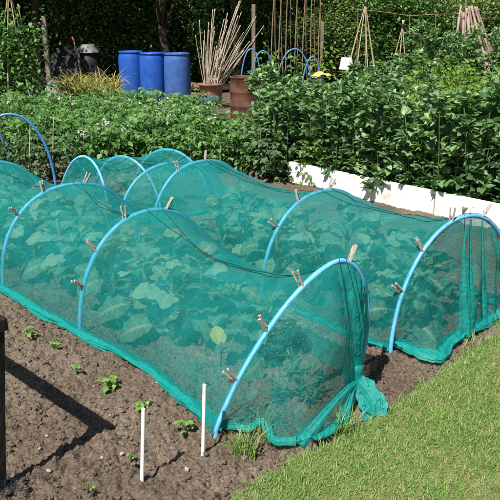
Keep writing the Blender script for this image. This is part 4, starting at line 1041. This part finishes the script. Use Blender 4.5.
# rusty barrel
YB = 11.3
xb = dx_at(245.5, YB)
root = empty('rusty_barrel', (xb, YB, 0), 'rusty brown metal barrel standing among the plants', 'barrel')
mb = MB(); hB = .69; rB = .245
prof = [(0, 0), (rB, 0), (rB + .008, .012), (rB, .03)]
for zz in (.24, .46): prof += [(rB, zz - .03), (rB + .012, zz - .01), (rB + .012, zz + .01), (rB, zz + .03)]
prof += [(rB, hB - .02), (rB + .010, hB - .012), (rB + .010, hB), (rB - .01, hB), (rB - .014, hB - .02), (rB - .014, .4)]
lathe(mb, prof, 44); mb.build('body', M['rust'], root)
mb = MB(); lathe(mb, [(rB - .014, .52), (0, .54)], 30); mb.build('soil_fill', M['soil'], root)

# pot with a bundle of canes
YP = 13.0; xp = dx_at(211, YP)
root = empty('plant_tub', (xp, YP, 0), 'old reddish and blue tub holding the bundle of bamboo canes', 'tub')
mb = MB(); lathe(mb, [(0, 0), (.18, 0), (.20, .22)], 28); mb.build('lower_band', M['blue_pail'], root)
mb = MB(); lathe(mb, [(.20, .22), (.215, .40), (.225, .40), (.225, .43), (.205, .43), (.19, .22), (0, .2)], 28); mb.build('upper_band', M['terracotta'], root)
cs = [(198, 14), (199, 28), (206, 38), (204, 52), (211, 30), (216, 22), (215, 10), (221, 32), (224, 18), (228, 10), (227, 40), (231, 14), (233, 26), (236, 8), (240, 0), (239, 18), (243, 12), (246, 25), (244, 36), (249, 24), (262, 10), (262, 30), (238, 36), (226, 50), (234, 44), (219, 48), (213, 56), (245, 52), (229, 30), (241, -8), (201, 44), (203, 22), (209, 46), (214, 34), (218, 14), (222, 44), (225, 28), (230, 48), (232, 4), (237, 54), (240, 42), (247, 40), (242, 28), (256, 34)]
for i, (u, v) in enumerate(cs):
    tp = at(u, v, YP + random.uniform(-.25, .35)); bt = np.array([xp + (u - 226) / 80 * .12 + random.uniform(-.09, .09), YP + random.uniform(-.12, .12), .25])
    tag(cane_obj(bt, tp + np.array([random.uniform(-.13, .13), 0, random.uniform(-.16, .12)]), random.uniform(.0065, .0115), 'cane_pale'), 'pale bamboo cane standing in the old tub', 'cane', 'bamboo canes in the tub')
# fence post beside the canes
p_ = at(253.5, 50, 13.3); mb = MB(); box(mb, (p_[0], 13.3, .85), (.035, .035, .95), None, .006)
tag(mb.build('wooden_post', M['old_wood'], None, False), 'weathered wooden post right of the bamboo bundle', 'post')
for i, (u, v) in enumerate([(322, 40)]):
    p_ = at(u, v, 13.4); mb = MB(); box(mb, (p_[0], 13.4, .7), (.03, .03, .8), None, .006); tag(mb.build('wooden_post', M['old_wood'], None, False), 'short wooden post at the right end of the runner bean canes', 'post')

# ------------------------------------------------------------------ row of runner bean canes (A-frame)
rb = empty('cane_row', (0, 0, 0), 'row of tall dark bean canes leaning together in pairs behind the plants', 'bean canes')
for i in range(7):
    u = 274 + i * 8.0; Yc = 13.2 + .12 * i; tpx = at(u, -16, Yc)
    for sgn in (-1, 1):
        b_ = at(u + sgn * 4.5 + random.uniform(-1.5, 1.5), 90, Yc); b_ = np.array([b_[0], Yc + sgn * .32, -.1]); e_ = tpx + (tpx - b_) * .06
        c_ = cane_obj(b_, e_ + [random.uniform(-.04, .04), 0, 0], .011, 'cane_dark'); c_.name = 'cane'; c_.parent = rb
c_ = cane_obj(at(268, -14, 13.2), at(330, -14, 14.1), .010, 'cane_dark'); c_.name = 'ridge_cane'; c_.parent = rb
# vines starting up the canes
def climber(name, pts, n, seed, label, leaf=.07, spread=.1, mat='potato', group=None):
    r = np.random.default_rng(seed); root = empty(name, tuple(pts[0]), label, 'climbing plant', group); pts = np.asarray(pts) - pts[0]
    sb = MB(); tube(sb, poly(pts, 20), .006, 5); sb.build('stem', M['stem'], root)
    fb = MB(); c = poly(pts, 60)[r.integers(0, 60, n)] + r.normal(size=(n, 3)) * spread
    scatter(fb, LEAF_OVATE, c, r.uniform(0, 6.28, n), r.uniform(-.7, .4, n), r.normal(0, .4, n), r.uniform(.6, 1.3, n) * leaf, r.random(n)); fb.build('foliage', M[mat], root)
    return root
for i, (u, v) in enumerate([(268, 45), (322, 45), (296, 55)]):
    e = at(u, v, 13.3); climber('climbing_bean', [np.array([e[0], 13.1, 0]), np.array([e[0] + .03, 13.15, .5]), e], 170, 400 + i, 'young climbing bean winding up the dark bean canes', .085, .12, 'lime' if i < 2 else 'potato', 'climbing beans on the dark canes')

# blue hoops behind the broad beans
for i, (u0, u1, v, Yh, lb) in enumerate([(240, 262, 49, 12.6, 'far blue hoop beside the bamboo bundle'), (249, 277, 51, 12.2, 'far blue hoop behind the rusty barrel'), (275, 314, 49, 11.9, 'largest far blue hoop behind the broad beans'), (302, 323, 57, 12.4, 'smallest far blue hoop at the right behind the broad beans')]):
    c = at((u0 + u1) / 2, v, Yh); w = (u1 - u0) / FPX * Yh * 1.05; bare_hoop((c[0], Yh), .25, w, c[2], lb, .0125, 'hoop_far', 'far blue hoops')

# ------------------------------------------------------------------ wigwams
def wigwam(name, u, v, Yw, half, n, label, mat='cane'):
    top = at(u, v, Yw); root = empty(name, (top[0], Yw, 0), label, 'wigwam', 'cane wigwams')
    for i in range(n):
        a = i * 2 * math.pi / n + .3; b_ = np.array([half * math.cos(a), half * math.sin(a), -.1]); tpz = np.array([0, 0, top[2]]); e_ = tpz + (tpz - b_) * .07
        c_ = cane_obj(b_, e_, .0105, mat); c_.name = 'cane'; c_.parent = root
    mb = MB(); lathe(mb, [(.03, top[2] - .03), (.036, top[2]), (.03, top[2] + .03)], 12); mb.build('tie', M['cord'], root)
    return root
wigwam('cane_wigwam', 366, 4, 13.0, .44, 8, 'tall bamboo cane wigwam behind the broad beans')
wigwam('cane_wigwam', 403, 26, 13.6, .30, 6, 'short bamboo cane wigwam right of the tall one')
# pea sticks heap far right
for i in range(14):
    ut = 461 + i * 1.15 + random.uniform(-1, 1); v = random.uniform(3, 17) if i != 5 else -4
    b_ = at(456 + i * 2.7 + random.uniform(-2, 2), 44, 14.8 + .3 * (i % 3)); b_ = np.array([b_[0], b_[1], b_[2]]); e_ = at(ut, v, 15.2 + random.uniform(-.2, .2)); b_ = b_ + (b_ - e_) * (b_[2] / (e_[2] - b_[2]))
    tag(cane_obj(b_, e_, random.uniform(.022, .04), 'stake_wood', 'timber_stake'), 'grey-pink stake leaning in the far stack beside the hedge', 'stake', 'stack of stakes by the hedge')
p_ = at(458, 36, 14.6); mb = MB(); box(mb, (p_[0], 14.6, .55), (.04, .04, .65), None, .006); tag(mb.build('wooden_post', M['old_wood'], None, False), 'short reddish post left of the far stack of stakes', 'post')
# thin horizontal poles on the far frame
pf = empty('pole_frame', (0, 0, 0), 'thin grey pole frame in front of the sunlit hedge', 'pole frame')
Yf = 15.5
for (u0, v0, u1, v1) in ((352, 9, 410, 16), (410, 16, 462, 14), (436, 14, 434, 60), (410, 14, 410, 60), (454, 14, 454, 60), (358, 8, 354, 60)):
    c_ = cane_obj(at(u0, v0, Yf), at(u1, v1, Yf) if v1 < 50 else np.array([at(u0, v0, Yf)[0], Yf, 0]), .009, 'cane_dark'); c_.name = 'pole'; c_.parent = pf
# white pot and yellow bag among the beans
p_ = at(346.5, 62, 11.8)
wt = empty('white_bucket', (p_[0], 11.8, 0), 'white plastic bucket upturned on a stake behind the beans', 'bucket')
mb = MB(); lathe(mb, [(0, .17), (.085, .17), (.09, .16), (.115, 0), (.122, 0), (.122, -.02), (.112, -.02), (.1, .1)], 28, (0, 0, p_[2] - .1)); mb.build('body', M['white_plastic'], wt)
mb = MB(); box(mb, (0, 0, (p_[2]) / 2 - .05), (.018, .018, p_[2] / 2 + .08), None, .003); mb.build('stake', M['old_wood'], wt, False)
p_ = at(321, 75, 7.9); mb = MB(); n_ = 22
U, W = np.meshgrid(np.linspace(-1, 1, n_), np.linspace(-1, 1, n_)); rr = np.sqrt(U ** 2 + W ** 2)
z_ = .06 * np.clip(1 - rr ** 2, -.6, 1) + .045 * (fbm(U * 2 + 5, W * 2 + 5, 8, 3) - .45) * 2
z_ = z_ * .55; P = np.stack([.105 * U * (1 - .2 * W ** 2), .07 * W, z_], -1); P2 = P.copy(); P2[..., 2] = -z_ * .5 - .02
mb.add(P.reshape(-1, 3) + p_, grid_faces(n_, n_)); mb.add(P2.reshape(-1, 3) + p_, grid_faces(n_, n_)[:, ::-1])
tag(mb.build('plastic_bag', M['yellow_plastic']), 'crumpled yellow plastic bag lying on top of the bean plants', 'bag')

# ------------------------------------------------------------------ back left corner
wg = wigwam('cane_wigwam', 9, -12, 11.8, .42, 6, 'cane wigwam overgrown by a climber at the far left')
for i, (u, v, u2) in enumerate([(4, 20, 2), (14, 25, 12), (22, 22, 26), (28, 30, 33), (-4, 25, -8)]):
    e = at(u, v, 11.7); b_ = at(u2, 92, 11.6); climber('climbing_plant', [np.array([b_[0], 11.6, 0]), np.array([(b_[0] + e[0]) / 2, 11.65, .8]), e], 420, 420 + i, 'leafy green climber growing up the far left wigwam', .075, .17, 'potato', 'climbers on the far left wigwam')
tag(cane_obj(at(38, 88, 11.9) * [1, 1, 0], at(18, 4, 11.9), .014, 'cane'), 'single long cane leaning left beside the overgrown wigwam', 'cane')
p_ = at(47, 55, 14.6); mb = MB(); box(mb, (p_[0], 14.6, .75), (.045, .045, .85), None, .006); tag(mb.build('wooden_post', M['old_wood'], None, False), 'grey wooden post in the shade left of the dark sheeting', 'post')
def heap(name, c, rx, ry, h, mat, label, cat, seed, pw=2.0):
    mb = MB(); n1, n2 = 26, 48; k = np.linspace(0, 1, n1)[:, None]; th = np.linspace(0, 2 * np.pi, n2, endpoint=False)[None]
    nz = fbm(np.cos(th) * 1.8 + 4 + k * 2, np.sin(th) * 1.8 + 4 + k, seed, 4) - .45
    r_ = k * (1 + .3 * nz); z_ = h * (1 - k ** pw) * (1 + .7 * nz * np.sqrt(k)) + .03 * np.sin(th * 9 + k * 8) * k
    P = np.stack([c[0] + rx * r_ * np.cos(th), c[1] + ry * r_ * np.sin(th), np.maximum(z_, -.02)], -1)
    mb.add(P.reshape(-1, 3), grid_faces(n1, n2, True), 0.5, 0, None, P[..., :2].reshape(-1, 2)); return tag(mb.build(name, M[mat]), label, cat)
cx = at(72, 70, 15.2)[0]
heap('tarpaulin_heap', (cx, 15.2), .95, .6, .95, 'tarp', 'heap covered with dark plastic sheeting behind the yellowing leek plants', 'tarpaulin heap', 5)
heap('netting_heap', (at(35, 78, 12.6)[0], 12.6), .32, .25, .45, 'dark_net', 'heap of dark green netting beside the overgrown wigwam', 'netting heap', 6)
heap('fertiliser_sack', (at(53, 80, 13.6)[0], 13.6), .2, .16, .42, 'grey_metal', 'grey sack standing in front of the dark sheeting', 'sack', 9, 3)
p_ = at(88, 46, 15.2); rt = empty('metal_basin', (p_[0], 15.2, 0.72), 'upturned pale metal basin on the dark sheeting', 'basin')
mb = MB(); lathe(mb, [(0, .32), (.12, .315), (.16, .29), (.21, .16), (.235, .16), (.235, .145), (.2, .15)], 28); mb.build('bowl', M['grey_metal'], rt)
mb = MB(); lathe(mb, [(.2, -.2), (.2, .15), (0, .15)], 20); mb.build('stand', M['tarp'], rt)
tl = empty('garden_tool', (0, 0, 0), 'garden tool with red and white handle leaning in the shade', 'tool')
mb = MB(); tube(mb, knit(at(80, 66, 14.7), at(74, 42, 14.9), 6), .016, 8); mb.build('shaft', M['old_wood'], tl)
mb = MB(); tube(mb, knit(at(74, 42, 14.9), at(72.4, 37, 14.95), 4), .021, 8); mb.build('grip', M['red_paint'], tl)
mb = MB(); b_ = at(80, 66, 14.7); tube(mb, knit(b_, b_ * [1, 1, 0] + [.03, 0, -.05], 6), .016, 8); mb.build('lower_shaft', M['old_wood'], tl)

# yellowing leek / onion plants
def leek(seed):
    r = np.random.default_rng(seed); root = empty('leek_plant', (0, 0, 0), 'yellowing leek plant with drooping strap leaves left of the drums', 'leek plant', 'yellowing leeks by the drums'); fb = MB(); sb = MB()
    tube(sb, [(0, 0, -.03), (0, 0, .1), (0, 0, .22)], [.018, .016, .012], 7); sb.build('stem', M['stem'], root)
    for j in range(16):
        a = r.uniform(0, 6.28); L = r.uniform(.38, .74); k = np.linspace(0, 1, 9); el0 = r.uniform(1.15, 1.55); el = el0 - k ** 1.6 * r.uniform(1.0, 3.0)
        st = np.stack([np.cos(a) * np.cos(el), np.sin(a) * np.cos(el), np.sin(el)], -1) * L / 8; c = np.vstack([[0, 0, .1], np.array([0, 0, .1]) + np.cumsum(st[:-1], 0)])
        w = .013 * (1 - k ** 2) + .002; sd = np.array([-math.sin(a), math.cos(a), 0]); P = np.stack([c - sd * w[:, None], c + [0, 0, -.004], c + sd * w[:, None]], 1)
        P[..., 2] = np.maximum(P[..., 2], .02); fb.add(P.reshape(-1, 3), grid_faces(9, 3), np.clip(r.random(), 0, 1))
    fb.build('foliage', M['straw_leaf'], root); return root
lk = [leek(500 + i) for i in range(3)]; cnt = 0
for j in range(3):
    for i in range(9):
        u = 64 + i * 6.0 + random.uniform(-2, 2); Yl = 12.4 + .4 * j; x = at(u, 80, Yl)[0]; place(lk, cnt % 3, (x, Yl, 0), random.uniform(0, 6.28), random.uniform(.9, 1.15)); cnt += 1

# planks on the ground by the drums
for i, (u0, v0, u1, v1, hh, lb) in enumerate([(187, 97, 212, 99, .10, 'low brown plank edging right of the drums, nearer one'), (186, 88, 204, 90, .14, 'low brown plank edging behind the nearer plank')]):
    a_ = ground(u0, v0); b_ = ground(u1, v1); d = (b_ - a_)[:2]; L_ = np.linalg.norm(d); d /= L_; c_ = (a_ + b_) / 2
    mb = MB(); box(mb, (c_[0], c_[1], hh / 2 - .02), (L_ / 2, .025, hh / 2 + .02), np.array([[d[0], d[1], 0], [-d[1], d[0], 0], [0, 0, 1]]), .004); tag(mb.build('edging_plank', M['plank'], None, False), lb, 'plank')

# support string across the front of the beans
sa_ = at(394, 149, 6.35); sb_ = at(520, 149, 5.35)
st = empty('string_support', (0, 0, 0), 'thin string tied across the front of the broad beans on canes', 'string')
mb = MB(); tube(mb, knit(sa_, sb_, 12), .0022, 5); mb.build('string', M['cane_pale'], st)
for e in (sa_, sb_):
    c_ = cane_obj((e[0], e[1], -.1), (e[0], e[1], e[2] + .12), .007, 'cane_dark'); c_.name = 'cane'; c_.parent = st
